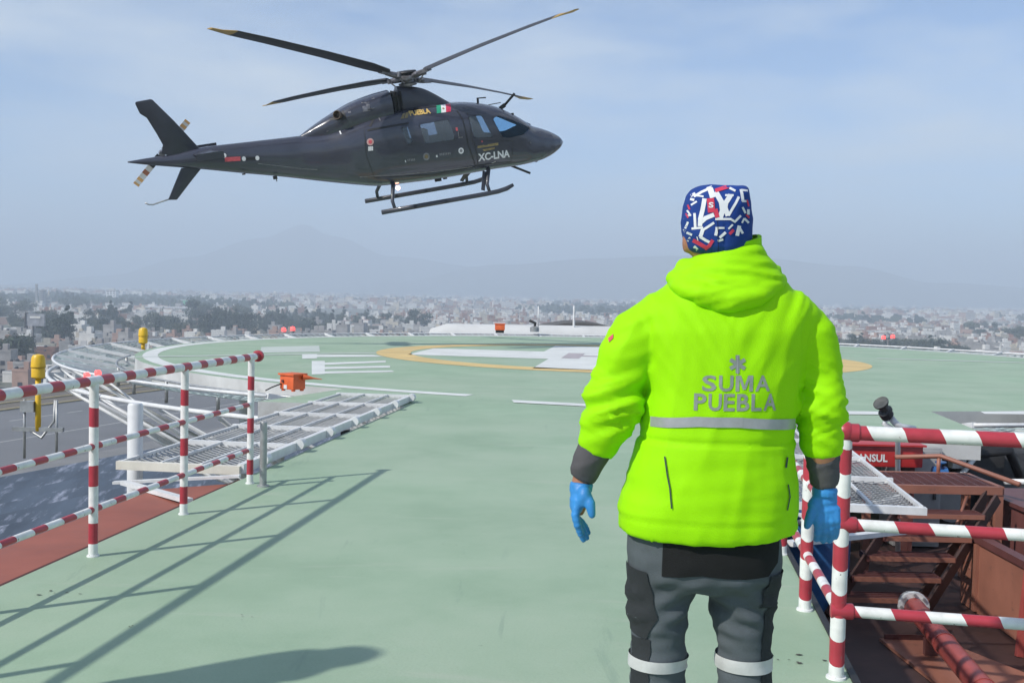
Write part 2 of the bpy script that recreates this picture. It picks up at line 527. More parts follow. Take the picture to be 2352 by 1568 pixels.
def ridge(name, Y, px_pts, thick, mt, seed):
    """a mountain range: a heightfield whose crest line is given, sloping down to both sides"""
    rnd = random.Random(seed)
    xs = [p[0] for p in px_pts]
    n, rows = 150, 13
    crest = []
    for i in range(n):
        px = xs[0] + (xs[-1] - xs[0]) * i / (n - 1)
        for a, b in zip(px_pts, px_pts[1:]):
            if a[0] <= px <= b[0]:
                f = (px - a[0]) / (b[0] - a[0]); f = f * f * (3 - 2 * f)
                py = a[1] + (b[1] - a[1]) * f; break
        p = PP(px, py, Y)
        crest.append(p)
    vs, fs = [], []
    for i, p in enumerate(crest):
        for j in range(rows):
            u = (j / (rows - 1) - 0.5) * 2
            h = (p.z - GZ) * max(0, 1 - abs(u)) ** 1.25
            h *= 1 + 0.22 * noise.noise(Vector((p.x * 0.003, u * 2.4, seed))) * (1 if abs(u) > 0.02 else 0.15)
            vs.append(Vector((p.x, Y + u * thick, GZ - 2 + h)))
    for i in range(n - 1):
        for j in range(rows - 1):
            a = i * rows + j
            fs.append((a, a + 1, a + rows + 1, a + rows))
    o = MB().add(vs, fs).build(name, mt, smooth=True)
    return tag(o, kind='structure')
HILL = mat('hazy_hill', (0.06, 0.07, 0.05), 0.95, var=0.3, vscale=0.004, col2=(0.10, 0.09, 0.07))
ridge('mountain', 6600, [(-700, 650), (0, 655), (250, 632), (430, 590), (600, 545), (700, 514), (760, 540), (900, 588), (1100, 612), (1300, 640), (1700, 655)], 900, HILL, 1)
ridge('mountain', 5700, [(700, 668), (900, 648), (1150, 607), (1380, 592), (1560, 585), (1750, 592), (1950, 610), (2150, 648), (2500, 668), (3000, 690)], 800, HILL, 2)

# street below on the left
AV = Vector((0.30, 0.954, 0))
AN = Vector((0.954, -0.30, 0))
def AVP(l, w, z): return Vector((-81 * KG, 200 * KG, z)) + AV * l * KG + AN * w * KG
def strip(name, l0, l1, w0, w1, z, mt, kind='structure', parent=None):
    o = MB().add([AVP(l0, w0, z), AVP(l0, w1, z), AVP(l1, w1, z), AVP(l1, w0, z)], [(0, 1, 2, 3)]).build(name, mt, parent)
    if kind and not parent: tag(o, kind=kind)
    return o
ASPH = mat('asphalt', (0.15, 0.15, 0.155), 0.85, var=0.12, vscale=0.05)
road = strip('road', -150, 600, -30, 24, GZ + 0.05, ASPH)
strip('pavement', -150, 600, 24.05, 33, GZ + 0.12, mat('pale_pavement', (0.20, 0.195, 0.19), 0.85, vscale=0.1))
strip('pavement', -150, 600, -52, -30.05, GZ + 0.12, mat('brown_verge', (0.13, 0.105, 0.075), 0.9, vscale=0.1))
mk = mat('road_paint_yellow', (0.42, 0.33, 0.15), 0.8)
for w in (-29, -38, -46):
    o = MB().bar(AVP(-150, w, GZ + 0.32), AVP(600, w, GZ + 0.32), 0.9, 0.3).build('yellow_kerb', mk)
    tag(o, kind='structure')
mw = mat('road_paint_white', (0.38, 0.38, 0.37), 0.8)
mb = MB()
for k in range(55):
    l = -100 + k * 8
    mb.add([AVP(l, -16, GZ + 0.06), AVP(l, -15.4, GZ + 0.06), AVP(l + 4.5, -15.4, GZ + 0.06), AVP(l + 4.5, -16, GZ + 0.06)], [(0, 1, 2, 3)])
mb.build('lane_line', mw, road)
strip('lane_line', -150, 600, 3, 3.5, GZ + 0.06, mw, parent=road)

# ---- the deck: walkway and round pad in one piece
ol = [W(-3, -3.05), W(13.5, -3.05), W(13.45, -4.95)]
a0, a1 = radians(202.7), radians(521.4)
for k in range(121):
    ol.append(PADP(a0 + (a1 - a0) * k / 120, PR))
ol += [W(13.0, 3.7), W(13.0, 0.78), Vector((1.345, 4.13, 0)), Vector((7, 4.2, 0)), Vector((7, -3.5, 0))]
deck = MB().prism([(p.x, p.y) for p in ol], -0.32, 0.0, mi=0, mi_side=1).build('deck', [DECK, mat('deck_fascia', (0.56, 0.57, 0.56), 0.6, var=0.2, vscale=0.9, stain=((0.30, 0.29, 0.27), 0.8, 0.58, 0.75))])
tag(deck, kind='structure')

def sheet(name, mt, polys, z=0.004, parent=deck):
    mb = MB()
    for p in polys:
        mb.add([Vector((q.x, q.y, z)) for q in p], [tuple(range(len(p)))])
    me = mb.mesh(name, mt)
    bm = bmesh.new(); bm.from_mesh(me)
    for f in bm.faces:
        f.normal_update()
        if f.normal.z < 0: f.normal_flip()
    bm.to_mesh(me); bm.free()
    o = bpy.data.objects.new(name, me); C.objects.link(o)
    if parent: o.parent = parent
    return o
def annulus(r0, r1, a0, a1, n, dt=0.0):
    A = [a0 + (a1 - a0) * k / n for k in range(n + 1)]
    of = W(0, dt)
    return [[PADP(x, r0) + of, PADP(x, r1) + of, PADP(y, r1) + of, PADP(y, r0) + of] for x, y in zip(A, A[1:])]
sheet('yellow_ring', YELLOW_MARK, annulus(4.9, 5.7, 0, 2 * pi, 96, -0.8))
sheet('edge_line', WORN_WHITE, annulus(11.1, 11.4, radians(193), radians(500), 150))
def st(s0, s1, t0, t1): return [W(s0, t0), W(s1, t0), W(s1, t1), W(s0, t1)]
cx, hw, al, CT = 25.9, 1.5, 4.7, -0.8
sheet('white_cross', WORN_WHITE, [st(cx - hw, cx + hw, CT - al, CT + al), st(cx + hw, cx + al, CT - 1.9, CT + 1.5), st(cx - al, cx - hw, CT - 1.5, CT + 1.5)])
HRED = mat('worn_grey_letter', (0.42, 0.38, 0.40), 0.7)
sheet('letter_h', HRED, [st(cx - 1.1, cx + 1.1, CT - 1.25, CT - 0.85), st(cx - 1.1, cx + 1.1, CT + 0.85, CT + 1.25), st(cx - 0.2, cx + 0.2, CT - 0.85, CT + 0.85)], z=0.008)
def pxq(*pts): return [G(x, y) for x, y in pts]
sheet('faded_panel', FAINT_WHITE, [pxq((600, 797), (733, 794), (735, 808), (598, 810))])
sheet('painted_letter', WORN_WHITE, [
    pxq((694, 813), (728, 813), (728, 823), (694, 824)), pxq((728, 815), (858, 815), (880, 819), (728, 820)),
    pxq((716, 829), (746, 829), (746, 859), (716, 860)), pxq((746, 833), (870, 829), (886, 828), (886, 832), (746, 838)),
    pxq((746, 843), (880, 840), (896, 840), (896, 844), (746, 848)), pxq((746, 853), (900, 851), (906, 854), (746, 858))])
sheet('radial_line', FAINT_WHITE, [[W(20.6, -10.3), W(20.9, -10.35), W(24.8, -6.3), W(24.5, -6.25)], st(28.65, 28.95, 5.6, 11.2)], z=0.006)
sheet('approach_line', WORN_WHITE, [pxq((1175, 919), (1345, 928), (1345, 934), (1180, 925)), pxq((1900, 944), (2030, 946), (2030, 953), (1900, 952)), pxq((2252, 946), (2420, 944), (2420, 953), (2262, 951))], z=0.008)
# scuffs and flaked paint on the deck
CHIP = mat('bare_dark_chip', (0.07, 0.065, 0.055), 0.9)
rnd = random.Random(5)
chips = []
for (x, y, n, s) in ((130, 1362, 6, 0.035), (1812, 1514, 8, 0.035), (1016, 1250, 3, 0.02), (560, 1420, 4, 0.02), (1095, 916, 4, 0.05), (300, 1440, 4, 0.018), (905, 1180, 2, 0.02), (1380, 1300, 2, 0.014)):
    c = G(x, y)
    for k in range(n):
        q = c + Vector((rnd.gauss(0, s * 1.6), rnd.gauss(0, s), 0))
        r = s * rnd.uniform(0.10, 0.32)
        chips.append([q + Vector((cos(a) * r * rnd.uniform(0.6, 1.8), sin(a) * r * rnd.uniform(0.5, 1), 0)) for a in (0, 1.2, 2.3, 3.3, 4.4, 5.4)])
o = sheet('paint_chips', CHIP, chips); o['kind'] = 'stuff'

# red kerb along the left of the walkway
tag(MB().prism([(p.x, p.y) for p in (W(0, -3.60), W(0, -3.14), W(8.05, -3.14), W(7.65, -3.60))], -0.4, -0.05).build('red_kerb', KERB), kind='structure')
tag(MB().prism([(p.x, p.y) for p in (W(0, -3.135), W(0, -3.055), W(8.1, -3.055), W(8.1, -3.135))], -0.4, -0.03).build('kerb_edge', KERB_D), kind='structure')

# roof under the pad and what carries it
roofm = mat('lower_roof', (0.17, 0.17, 0.17), 0.9, var=0.25, vscale=0.5)
tag(MB().prism([(p.x, p.y) for p in (W(22.5, -8.4), W(44, -8.4), W(44, 14), W(22.5, 14))], -3.1, -2.7).build('lower_roof', roofm), kind='structure')
tag(MB().prism([(p.x, p.y) for p in (W(23, -7.9), W(43, -7.9), W(43, 13), W(23, 13))], GZ, -3.1).build('hospital_building', mat('hospital_wall', (0.36, 0.35, 0.33), 0.8)), 'grey hospital block under the round landing pad', 'building')

# ---- safety net round the pad
net = thing('safety_net', PADP(0, 0), 'grey wire safety net on white arms round the landing pad', 'net')
NR = 13.05
A0, A1 = radians(203), radians(360 + 163)
def netz(r): return -0.30 + 0.30 * (r - PR) / (NR - PR)
n = 160
ringp = [PADP(A0 + (A1 - A0) * k / n, NR, netz(NR)) for k in range(n + 1)]
MB().tube(ringp, 0.024, 8).build('outer_rail', STEEL_WHITE, net, smooth=True)
NA = 46
arm0 = None
for k in range(NA + 1):
    a = A0 + (A1 - A0) * k / NA
    p, q = PADP(a, PR - 0.02, netz(PR)), PADP(a, NR, netz(NR))
    MB().bar(p, q, 0.05, 0.07).tube([PADP(a, PR + 0.02, -0.30), (p + q) / 2 + Vector((0, 0, -0.03))], 0.02, 6).build('arm', STEEL_WHITE, net)
mb = MB()
for k in range(330):
    a = A0 + (A1 - A0) * (k + 0.5) / 330
    sag = -0.05
    mb.tube([PADP(a, PR, netz(PR)), PADP(a, (PR + NR) / 2, netz((PR + NR) / 2) + sag), PADP(a, NR, netz(NR))], 0.006, 3, False)
for j in range(1, 9):
    r = PR + (NR - PR) * j / 9
    z = netz(r) - 0.05 * (1 - abs(2 * j / 9 - 1))
    mb.tube([PADP(A0 + (A1 - A0) * k / 240, r, z) for k in range(241)], 0.006, 3, False)
o = mb.build('wire_mesh', NETW, net); o['kind'] = 'stuff'
# beam ring and struts below the near left rim
tr = thing('pad_truss', PADP(radians(225), PR), 'white pipe truss carrying the near left rim of the landing pad', 'truss')
mb = MB().tube([PADP(radians(198 + k * 4), NR + 0.1, -0.30) for k in range(16)], 0.036, 8)
mb.build('ring_beam', STEEL_WHITE, tr, smooth=True)
MB().tube([PADP(radians(204 + k * 4), PR + 0.35, -0.14 + 0.24 * 0) for k in range(14)], 0.022, 6).build('inner_rail', GALV, tr, smooth=True)
for k in range(7):
    a = radians(206 + k * 8)
    MB().tube([PADP(a, PR + 0.35, -0.5), PADP(a, PR + 0.35, -0.14)], 0.03, 6).build('upright', GALV, tr, smooth=True)
for k in range(6):
    a, b = radians(207 + k * 9), radians(213 + k * 9)
    MB().tube([PADP(a, NR, -0.36), PADP(b, PR - 2.2, -2.6)], 0.036, 8).build('strut', STEEL_WHITE, tr, smooth=True)
    MB().tube([PADP(b, NR, -0.36), PADP(a, PR - 1.5, -2.3)], 0.026, 8).build('strut', STEEL_WHITE, tr, smooth=True)
    MB().tube([PADP(a, PR - 1.6, -2.3), PADP(radians(216 + k * 9), PR - 1.6, -2.3)], 0.036, 8).build('strut', STEEL_WHITE, tr, smooth=True)
for k in range(3):
    p = PADP(radians(212 + k * 16), PR - 2.2, 0)
    MB().lathe([(0.13, -6), (0.13, -0.33)], (p.x, p.y, 0), n=14).build('column', STEEL_WHITE, tr, auto=40)
# pipes and ducts in the shade under the pad
dk = thing('roof_plant', W(17.5, -5, -2.7), 'dark ducts and pipes in the shade below the landing pad', 'machinery')
for (s, t, w, d, h) in ((24.5, -5.2, 1.6, 1.0, 1.1), (25.5, -3.0, 2.2, 1.2, 0.9), (27, -7.0, 1.2, 1.2, 1.3), (24.0, 6.0, 2.0, 1.4, 1.2), (25, 3.4, 1.4, 1.0, 0.9)):
    p = W(s, t)
    bevel(MB().box((p.x, p.y, -2.7 + h / 2), (w, d, h), -WA).build('duct_box', DARK, dk), 0.04)
for t in (-5.8, -4.4, -2.6, 4.6):
    MB().tube([W(23.2, t, -1.9), W(24.2, t + 0.2, -1.3), W(25.6, t + 0.5, -1.2), W(26.8, t + 0.5, -2.0)], 0.11, 8).build('bent_pipe', GALV, dk, smooth=True)

# ---- hinged net frames beside the walkway
def frame(side, s0, s1, label):
    """a flat steel frame with wire mesh, lying beside the walkway"""
    sg = -1 if side == 'l' else 1
    ti = -3.12 if side == 'l' else 0.86
    to = ti + sg * 0.97
    f = thing('net_frame', W(s0, ti, 0), label, 'safety frame', 'hinged net frames beside the walkway')
    z = 0.06
    MB().bar(W(s0, ti, z - 0.01), W(s1, ti, z - 0.01), 0.05, 0.075).build('hinge_beam', STEEL_WHITE, f)
    n = 6
    for k in range(7):
        s = s0 + 0.4 + (s1 - s0 - 0.6) * k / 6
        MB().lathe([(0.05, -0.05), (0.05, 0.05)], W(s, ti - sg * 0.045, z + 0.01), (W(1, 0) - W(0, 0)), 10).build('hinge', STEEL_WHITE, f, auto=40)
    MB().bar(W(s0, to, z), W(s1, to, z), 0.024, 0.03).build('outer_rail', STEEL_WHITE, f)
    for k in range(n):
        s = s0 + (s1 - s0) * k / (n - 1)
        if k == 0:
            MB().bar(W(s, to + 0.03 * sg, z - 0.02), W(s, ti, z - 0.02), 0.06, 0.065 if side == 'l' else 0.05).build('end_beam', CREAM_STEEL if side == 'l' else STEEL_WHITE, f)
        else:
            MB().bar(W(s, to + sg * 0.04, z), W(s, ti + sg * 0.04, z), 0.045, 0.045).build('cross_beam', STEEL_WHITE, f)
    for q in (0.33, 0.66):
        MB().bar(W(s0, ti + (to - ti) * q, z + 0.01), W(s1, ti + (to - ti) * q, z + 0.01), 0.018, 0.02).build('rod', STEEL_WHITE, f)
    mb = MB()
    L = s1 - s0
    k = -0.97
    while k < L:                      # diamond mesh
        for d in (1, -1):
            a = k if d == 1 else k + 0.97
            x0, x1 = (a, a + 0.97) if d == 1 else (a, a - 0.97)
            u0, u1 = 0.0, 1.0
            if d == 1:
                if x0 < 0: u0 = -x0 / 0.97
                if x1 > L: u1 = (L - x0) / 0.97
            else:
                if x0 > L: u0 = (x0 - L) / 0.97
                if x1 < 0: u1 = x0 / 0.97
            if u1 - u0 > 0.02:
                def pt(u): return W(s0 + x0 + (x1 - x0) * u, ti + (to - ti) * u, z - 0.02 + 0.012 * d)
                mb.bar(pt(u0), pt(u1), 0.006, 0.005)
        k += 0.075
    o = mb.build('wire_mesh', MESHW, f); o['kind'] = 'stuff'
    # support bar and brace under the near end
    MB().bar(W(s0 - 0.22, to - sg * 0.05, -0.06), W(s0 - 0.14, ti - sg * 0.05, 0.02), 0.05, 0.02).build('flat_bar', STEEL_WHITE, f)
    MB().bar(W(s0 - 0.25, to - sg * 0.15, -0.05), W(s0 - 1.0, ti - sg * 0.02, -0.01), 0.06, 0.03).build('brace', STEEL_WHITE, f)
    for q in range(3):
        s = s0 + 0.6 + q * 2.2
        MB().tube([W(s, to, 0.03), W(s + 0.1, ti, -0.3)], 0.022, 6).build('stay', STEEL_WHITE, f, smooth=True)
    return f
frame('l', 8.12, 14.15, 'white mesh safety frame lying left of the walkway behind the striped railing')
frame('r', 7.72, 13.3, 'white mesh safety frame beside the stair pit on the right')
# posts at the frame
p = G(312, 1100, -0.1)
pp = thing('hinge_post', (-3.10, 9.05, -0.7), 'thick white round post at the corner of the left mesh frame', 'post')
MB().lathe([(0.061, -0.62), (0.061, 0.47), (0.05, 0.49)], (-3.03, 8.9, 0), n=18).build('post', STEEL_WHITE, pp, auto=40)
MB().lathe([(0.085, -0.70), (0.085, -0.62)], (-3.03, 8.9, 0), n=18).build('flange', STEEL_WHITE, pp, auto=40)
MB().lathe([(0.07, -1.6), (0.07, -0.70)], (-3.03, 8.9, 0), n=18).build('base_pipe', DARK, pp, auto=40)
q = G(604, 1117)
pq = thing('steel_post', q, 'plain grey steel post beside the end of the left railing', 'post')
pipe('post', q, q + Vector((0, 0, 0.475)), 0.026, GALV, pq)
MB().lathe([(0.045, 0.0), (0.045, 0.012)], q, n=16).build('base_plate', GALV, pq, auto=40)

# ---- striped railings
STR_TOP_L = striped('striped_rail_small', 0.255, 0.44, 0.35)
STR_POST_L = striped('striped_post_left', 0.31, 0.34, 0.0, 0.72)
STR_MID_L = striped('striped_rail_thin', 0.27, 0.45, 0.4, 0.3)
STR_TOP_R = striped('striped_rail_wide', 0.262, 0.52, 0.55, 0.1)
STR_POST_R = striped('striped_post_right', 0.185, 0.50, 0.55, 0.55)
STR_MID_R = striped('striped_rail_mid', 0.256, 0.50, 0.6, 0.15)
REDP = striped('red_fitting', 1.0, 2.0, 0)
def railing(label, posts, runs, h, mats_, rp, rt, rm):
    f = thing('striped_railing', posts[0], label, 'railing', 'red and white striped railings')
    for p in posts:
        pipe('post', p, p + Vector((0, 0, h)), rp, mats_[1], f, 16)
        MB().lathe([(rp * 1.35, 0), (rp * 1.3, 0.008)], p, n=16).build('base_plate', WHITE, f, auto=40)
    for a, b, z, r, mt in runs:
        up = Vector((0, 0, z))
        pipe('rail', a + up, b + up, r, mt, f, 16)
    return f
lp = [W(s, -2.925) for s in (7.80, 6.64, 5.50, 4.36, 3.22)]
fl = railing('red and white striped pipe railing along the red kerb on the left', lp,
        [(W(1.5, -2.925), W(7.93, -2.925), 0.935, 0.027, STR_TOP_L), (W(1.5, -2.925), W(7.80, -2.925), 0.588, 0.0175, STR_MID_L), (W(1.5, -2.925), W(7.80, -2.925), 0.252, 0.0175, STR_MID_L)],
        0.925, (STR_TOP_L, STR_POST_L), 0.0245, 0.03, 0.018)
MB().lathe([(0.03, 0), (0.043, 0.004), (0.043, 0.03), (0.03, 0.036)], W(7.92, -2.925, 0.935), W(1, 0) - W(0, 0), 16).build('end_cap', REDP, fl, auto=40)
c0 = Vector((1.275, 4.193, 0))
rp_ = [c0, Vector((1.397, 5.114, 0)), Vector((1.561, 6.235, 0)), W(7.5, 0.75), Vector((1.975, 4.06, 0)), Vector((2.62, 3.93, 0))]
e2 = Vector((2.62, 3.93, 0))
fr_ = railing('red and white striped pipe railing round the stair pit on the right', rp_,
        [(W(4.32, 0.734), W(7.55, 0.75), 0.948, 0.028, STR_TOP_R), (c0, e2, 0.948, 0.028, STR_TOP_R),
         (W(4.32, 0.734), W(7.5, 0.75), 0.596, 0.021, STR_MID_R), (c0, e2, 0.596, 0.023, STR_MID_R),
         (W(4.32, 0.734), W(7.5, 0.75), 0.262, 0.021, STR_MID_R), (c0, e2, 0.262, 0.022, STR_MID_R)],
        0.94, (STR_TOP_R, STR_POST_R), 0.029, 0.03, 0.02)
for z, r in ((0.948, 0.035), (0.596, 0.031), (0.262, 0.031)):
    d = (e2 - c0).normalized()
    MB().lathe([(r * 0.8, -0.03), (r, -0.026), (r, 0.05), (r * 0.85, 0.056)], c0 + Vector((0, 0, z)), d, 16).build('rail_socket', REDP, fr_, auto=40)
MB().ball(c0 + Vector((0, 0, 0.95)), 0.041, 16, 9).build('corner_elbow', REDP, fr_, smooth=True)
# ================================================================== pit on the right with its stair
PZ = -1.32
tag(MB().prism([(1.0, 3.0), (8.5, 3.0), (8.5, 15.0), (2.3, 15.0)], PZ - 0.2, PZ).build('pit_floor', DARKRUST), kind='structure')
pw = MB().bar(W(4.25, 0.84, -0.7), W(13.0, 0.84, -0.7), 0.05, 0.7).bar((1.3, 4.25, -0.7), (7.0, 4.3, -0.7), 0.05, 0.7).build('pit_wall', DARKRUST)
tag(pw, kind='structure')
tag(MB().bar(W(4.25, 0.80, -0.02), W(12.98, 0.80, -0.02), 0.028, 0.06).build('deck_edge', BLACK), kind='structure')
stair = thing('stair', (3.9, 10, PZ), 'rust red steel stair with grating landing going down into the pit', 'stair')
X0, X1, Y0, Y1, LZ = 3.60, 4.62, 10.30, 11.10, -0.30
for a, b in (((X0, Y0), (X1, Y0)), ((X1, Y0), (X1, Y1)), ((X1, Y1), (X0, Y1)), ((X0, Y1), (X0, Y0))):
    MB().bar((*a, LZ), (*b, LZ), 0.05, 0.075).build('landing_beam', ORANGESTEEL, stair)
for k in range(15):
    y = Y0 + 0.06 + k * 0.049
    MB().bar((X0, y, LZ + 0.02), (X1, y, LZ + 0.02), 0.012, 0.03).build('grating_bar', RUSTRED, stair)
for k in range(9):
    x = X0 + 0.12 + k * 0.1
    MB().bar((x, Y0, LZ + 0.028), (x + 0.06, Y1, LZ + 0.028), 0.018, 0.014).build('grating_bar', RUSTRED, stair)
treads = [(3.93, 10.06, -0.47), (3.78, 9.96, -0.66), (3.60, 9.86, -0.82), (3.44, 9.76, -0.98), (3.30, 9.66, -1.14)]
for x, y, z in treads:
    for k in range(4):
        MB().bar((x - 0.375, y - 0.10 + k * 0.06, z), (x + 0.375, y - 0.10 + k * 0.06, z), 0.020, 0.018).build('tread_slat', RUSTRED, stair)
    MB().bar((x - 0.38, y - 0.125, z - 0.015), (x + 0.38, y - 0.125, z - 0.015), 0.016, 0.04).build('tread_edge', ORANGESTEEL, stair)
    MB().bar((x - 0.385, y - 0.12, z - 0.02), (x - 0.385, y + 0.12, z - 0.02), 0.02, 0.05).build('tread_end', RUSTRED, stair)
    MB().bar((x + 0.385, y - 0.12, z - 0.02), (x + 0.385, y + 0.12, z - 0.02), 0.02, 0.05).build('tread_end', RUSTRED, stair)
for dx, dy in ((-0.41, -0.06), (0.41, -0.06), (0.41, 0.16)):
    MB().bar((4.08 + dx, 10.14 + dy, -0.33), (3.22 + dx, 9.60 + dy, -1.3), 0.025, 0.10).build('stringer', DARKRUST, stair)
for x, y in ((X1 - 0.02, Y0 + 0.02), (X1 + 0.09, Y0 + 0.35), (X0 + 0.02, Y1), (X1, Y1)):
    MB().bar((x, y, PZ), (x, y, LZ - 0.04), 0.07, 0.07, (1, 0, 0)).build('leg', ORANGESTEEL, stair)
MB().tube([(3.9, 11.12, -0.12), (4.36, 11.12, -0.10), (4.74, 10.2, -0.22)], 0.024, 8).build('handrail', ORANGESTEEL, stair, smooth=True)
MB().tube([(4.34, 11.12, -0.30), (4.34, 11.12, -0.12)], 0.02, 8).build('handrail_post', ORANGESTEEL, stair, smooth=True)
MB().tube([(4.30, 10.3, -0.35), (4.05, 9.95, -0.62)], 0.016, 6).tube([(4.22, 9.98, -0.95), (4.52, 9.2, -1.25)], 0.022, 6).build('brace', ORANGESTEEL, stair, smooth=True)
MB().bar((4.4, 10.3, -0.42), (4.62, 10.3, -0.85), 0.03, 0.05, (0, 1, 0)).build('brace', ORANGESTEEL, stair)

wl = thing('steel_wall', (4.2, 8.6, PZ), 'faded orange steel side wall with ribs in the pit', 'wall')
MB().box((4.24, 8.75, -1.0), (0.06, 2.8, 0.63)).build('panel', ORANGESTEEL, wl)
for k in range(3):
    MB().box((4.195, 7.6 + k * 1.1, -1.0), (0.03, 0.06, 0.60)).build('rib', ORANGESTEEL, wl)
MB().bar((4.24, 7.33, -0.66), (4.24, 10.17, -0.66), 0.10, 0.06).build('top_rail', RUSTRED, wl)
tk = thing('steel_box', (5.2, 9.9, PZ), 'dark red steel box at the far right of the pit', 'box')
bevel(MB().box((5.15, 10.6, -0.85), (0.8, 1.0, 0.8)).build('body', RUSTRED, tk), 0.02)
MB().box((5.15, 10.6, -0.43), (0.86, 1.06, 0.04)).build('lid', RUSTRED, tk)
post = thing('orange_post', (4.5, 8.4, PZ), 'slim pinkish red upright standing in the pit', 'post')
MB().bar((4.05, 8.6, PZ), (4.19, 8.75, -0.31), 0.05, 0.05, (1, 0, 0)).build('upright', PIPERED, post)
patch = thing('sunlit_patch', (3.3, 8.2, PZ), 'orange sheet painted as a sunlit plate lying on the dark pit floor', 'patch')
MB().prism([(3.55, 8.9), (3.05, 8.9), (3.15, 7.4), (4.2, 7.4)], PZ + 0.004, PZ + 0.03).build('sheet', ORANGESTEEL, patch)  # lighter orange sheet stands in for sunlight on the pit floor
MB().bar((3.08, 8.88, PZ + 0.05), (3.53, 8.88, PZ + 0.05), 0.02, 0.04).build('lip', RUSTRED, patch)

fm = thing('fire_main', (3.3, 8, PZ), 'thick faded red water pipe with a flange in the pit', 'pipe')
a, b = Vector((3.36, 9.0, -1.06)), Vector((3.17, 7.0, -1.13))
MB().lathe([(0.082, 0), (0.082, (b - a).length)], a, b - a, 20).build('pipe', PIPERED, fm, auto=40)
for f_ in (0.42, 0.86):
    MB().lathe([(0.088, 0), (0.088, 0.03)], a + (b - a) * f_, b - a, 20).build('weld_band', PIPERED, fm, auto=40)
MB().lathe([(0.125, 0), (0.125, 0.035)], a - (b - a).normalized() * 0.04, b - a, 20).build('flange', STEEL_WHITE, fm, auto=40)
MB().lathe([(0.095, 0), (0.095, 0.10)], a - (b - a).normalized() * 0.15, b - a, 20).build('valve_body', GALV, fm, auto=40)
for k in range(8):
    q = (b - a).normalized().to_track_quat('Z', 'Y')
    p_ = a + q @ Vector((0.105 * cos(k * pi / 4), 0.105 * sin(k * pi / 4), -0.05))
    MB().lathe([(0.013, 0), (0.013, 0.07)], p_, b - a, 6).build('bolt', GALV, fm)
for f_ in (0.25, 0.75):
    p_ = a + (b - a) * f_
    MB().box((p_.x, p_.y, (PZ + p_.z - 0.08) / 2), (0.1, 0.05, p_.z - 0.08 - PZ)).build('pipe_stand', RUSTRED, fm)

for i, (x, y, lab) in enumerate(((2.80, 9.9, 'blue plastic drum behind the mesh frame, nearer the railing'), (2.95, 10.75, 'blue plastic drum standing behind the first blue drum in the pit'))):
    d = thing('plastic_drum', (x, y, PZ), lab, 'drum', 'blue drums in the pit')
    MB().lathe([(0.24, 0), (0.27, 0.03), (0.285, 0.28), (0.29, 0.30), (0.285, 0.33), (0.285, 0.62), (0.29, 0.64), (0.285, 0.67), (0.27, 0.88), (0.25, 0.92)], (x, y, PZ), n=24).build('body', BLUETARP, d, auto=40)
    MB().lathe([(0.03, 0), (0.03, 0.025)], (x + 0.12, y, PZ + 0.915), n=10).build('bung', BLUETARP, d, auto=40)
tp = [(u, v) for v in range(9) for u in range(13)]
vs = []
for u, v in tp:
    x, y = 2.35 + u * 0.07, 10.3 + v * 0.14
    vs.append((x, y, -0.42 + 0.10 * noise.noise(Vector((x * 4, y * 3, 0))) - 0.04 * (u - 6) ** 2 * 0.2))
fs = [(i * 13 + j, i * 13 + j + 1, i * 13 + 14 + j, i * 13 + 13 + j) for i in range(8) for j in range(12)]
tag(MB().add(vs, fs).build('tarpaulin', BLUETARP, smooth=True), 'crumpled blue tarpaulin below the right mesh frame', 'tarpaulin')

an = thing('foam_cabinet', (4.05, 12.2, -0.35), 'bright red foam tank cabinet lettered ANSUL behind the railing', 'tank')
bevel(MB().box((4.06, 12.2, -0.23), (0.90, 0.42, 0.255)).build('body', TANKRED, an), 0.02)
MB().box((4.06, 12.18, -0.115), (0.94, 0.46, 0.02)).build('lid', TANKRED, an)
V, F = letters('ANSUL', 0.03)
tx = MB().add([(3.79 + u * 0.33, 11.985, -0.30 + v * 0.085) for u, v in V], F).build('lettering', WHITE, an)
MB().bar((4.22, 11.975, -0.40), (4.245, 11.975, -0.13), 0.03, 0.012, (0, 1, 0)).build('strap', ORANGESTEEL, an)
MB().tube([(4.245, 11.97, -0.36), (4.12, 11.95, -0.62)], 0.012, 6).tube([(4.245, 11.97, -0.36), (4.30, 11.95, -0.62)], 0.012, 6).build('stand_leg', ORANGESTEEL, an, smooth=True)
for x in (3.7, 4.42):
    MB().box((x, 12.2, (-0.36 + PZ) / 2), (0.05, 0.3, -0.36 - PZ)).build('leg', RUSTRED, an)
va = thing('blue_valve', (4.6, 12.0, -0.45), 'small blue valve beside the red foam cabinet', 'valve')
MB().lathe([(0.05, -0.08), (0.07, -0.07), (0.07, -0.04), (0.04, -0.03), (0.04, 0.03), (0.07, 0.04), (0.07, 0.07), (0.05, 0.08)], (4.66, 11.9, -0.39), (1, 0, 0), 14).build('body', BLUETARP, va, auto=30)
MB().tube([(4.66, 11.9, -0.39), (4.66, 11.88, -0.28)], 0.014, 6).lathe([(0.06, 0), (0.06, 0.015)], (4.66, 11.88, -0.28), n=12).build('handwheel', BLUETARP, va, auto=30)

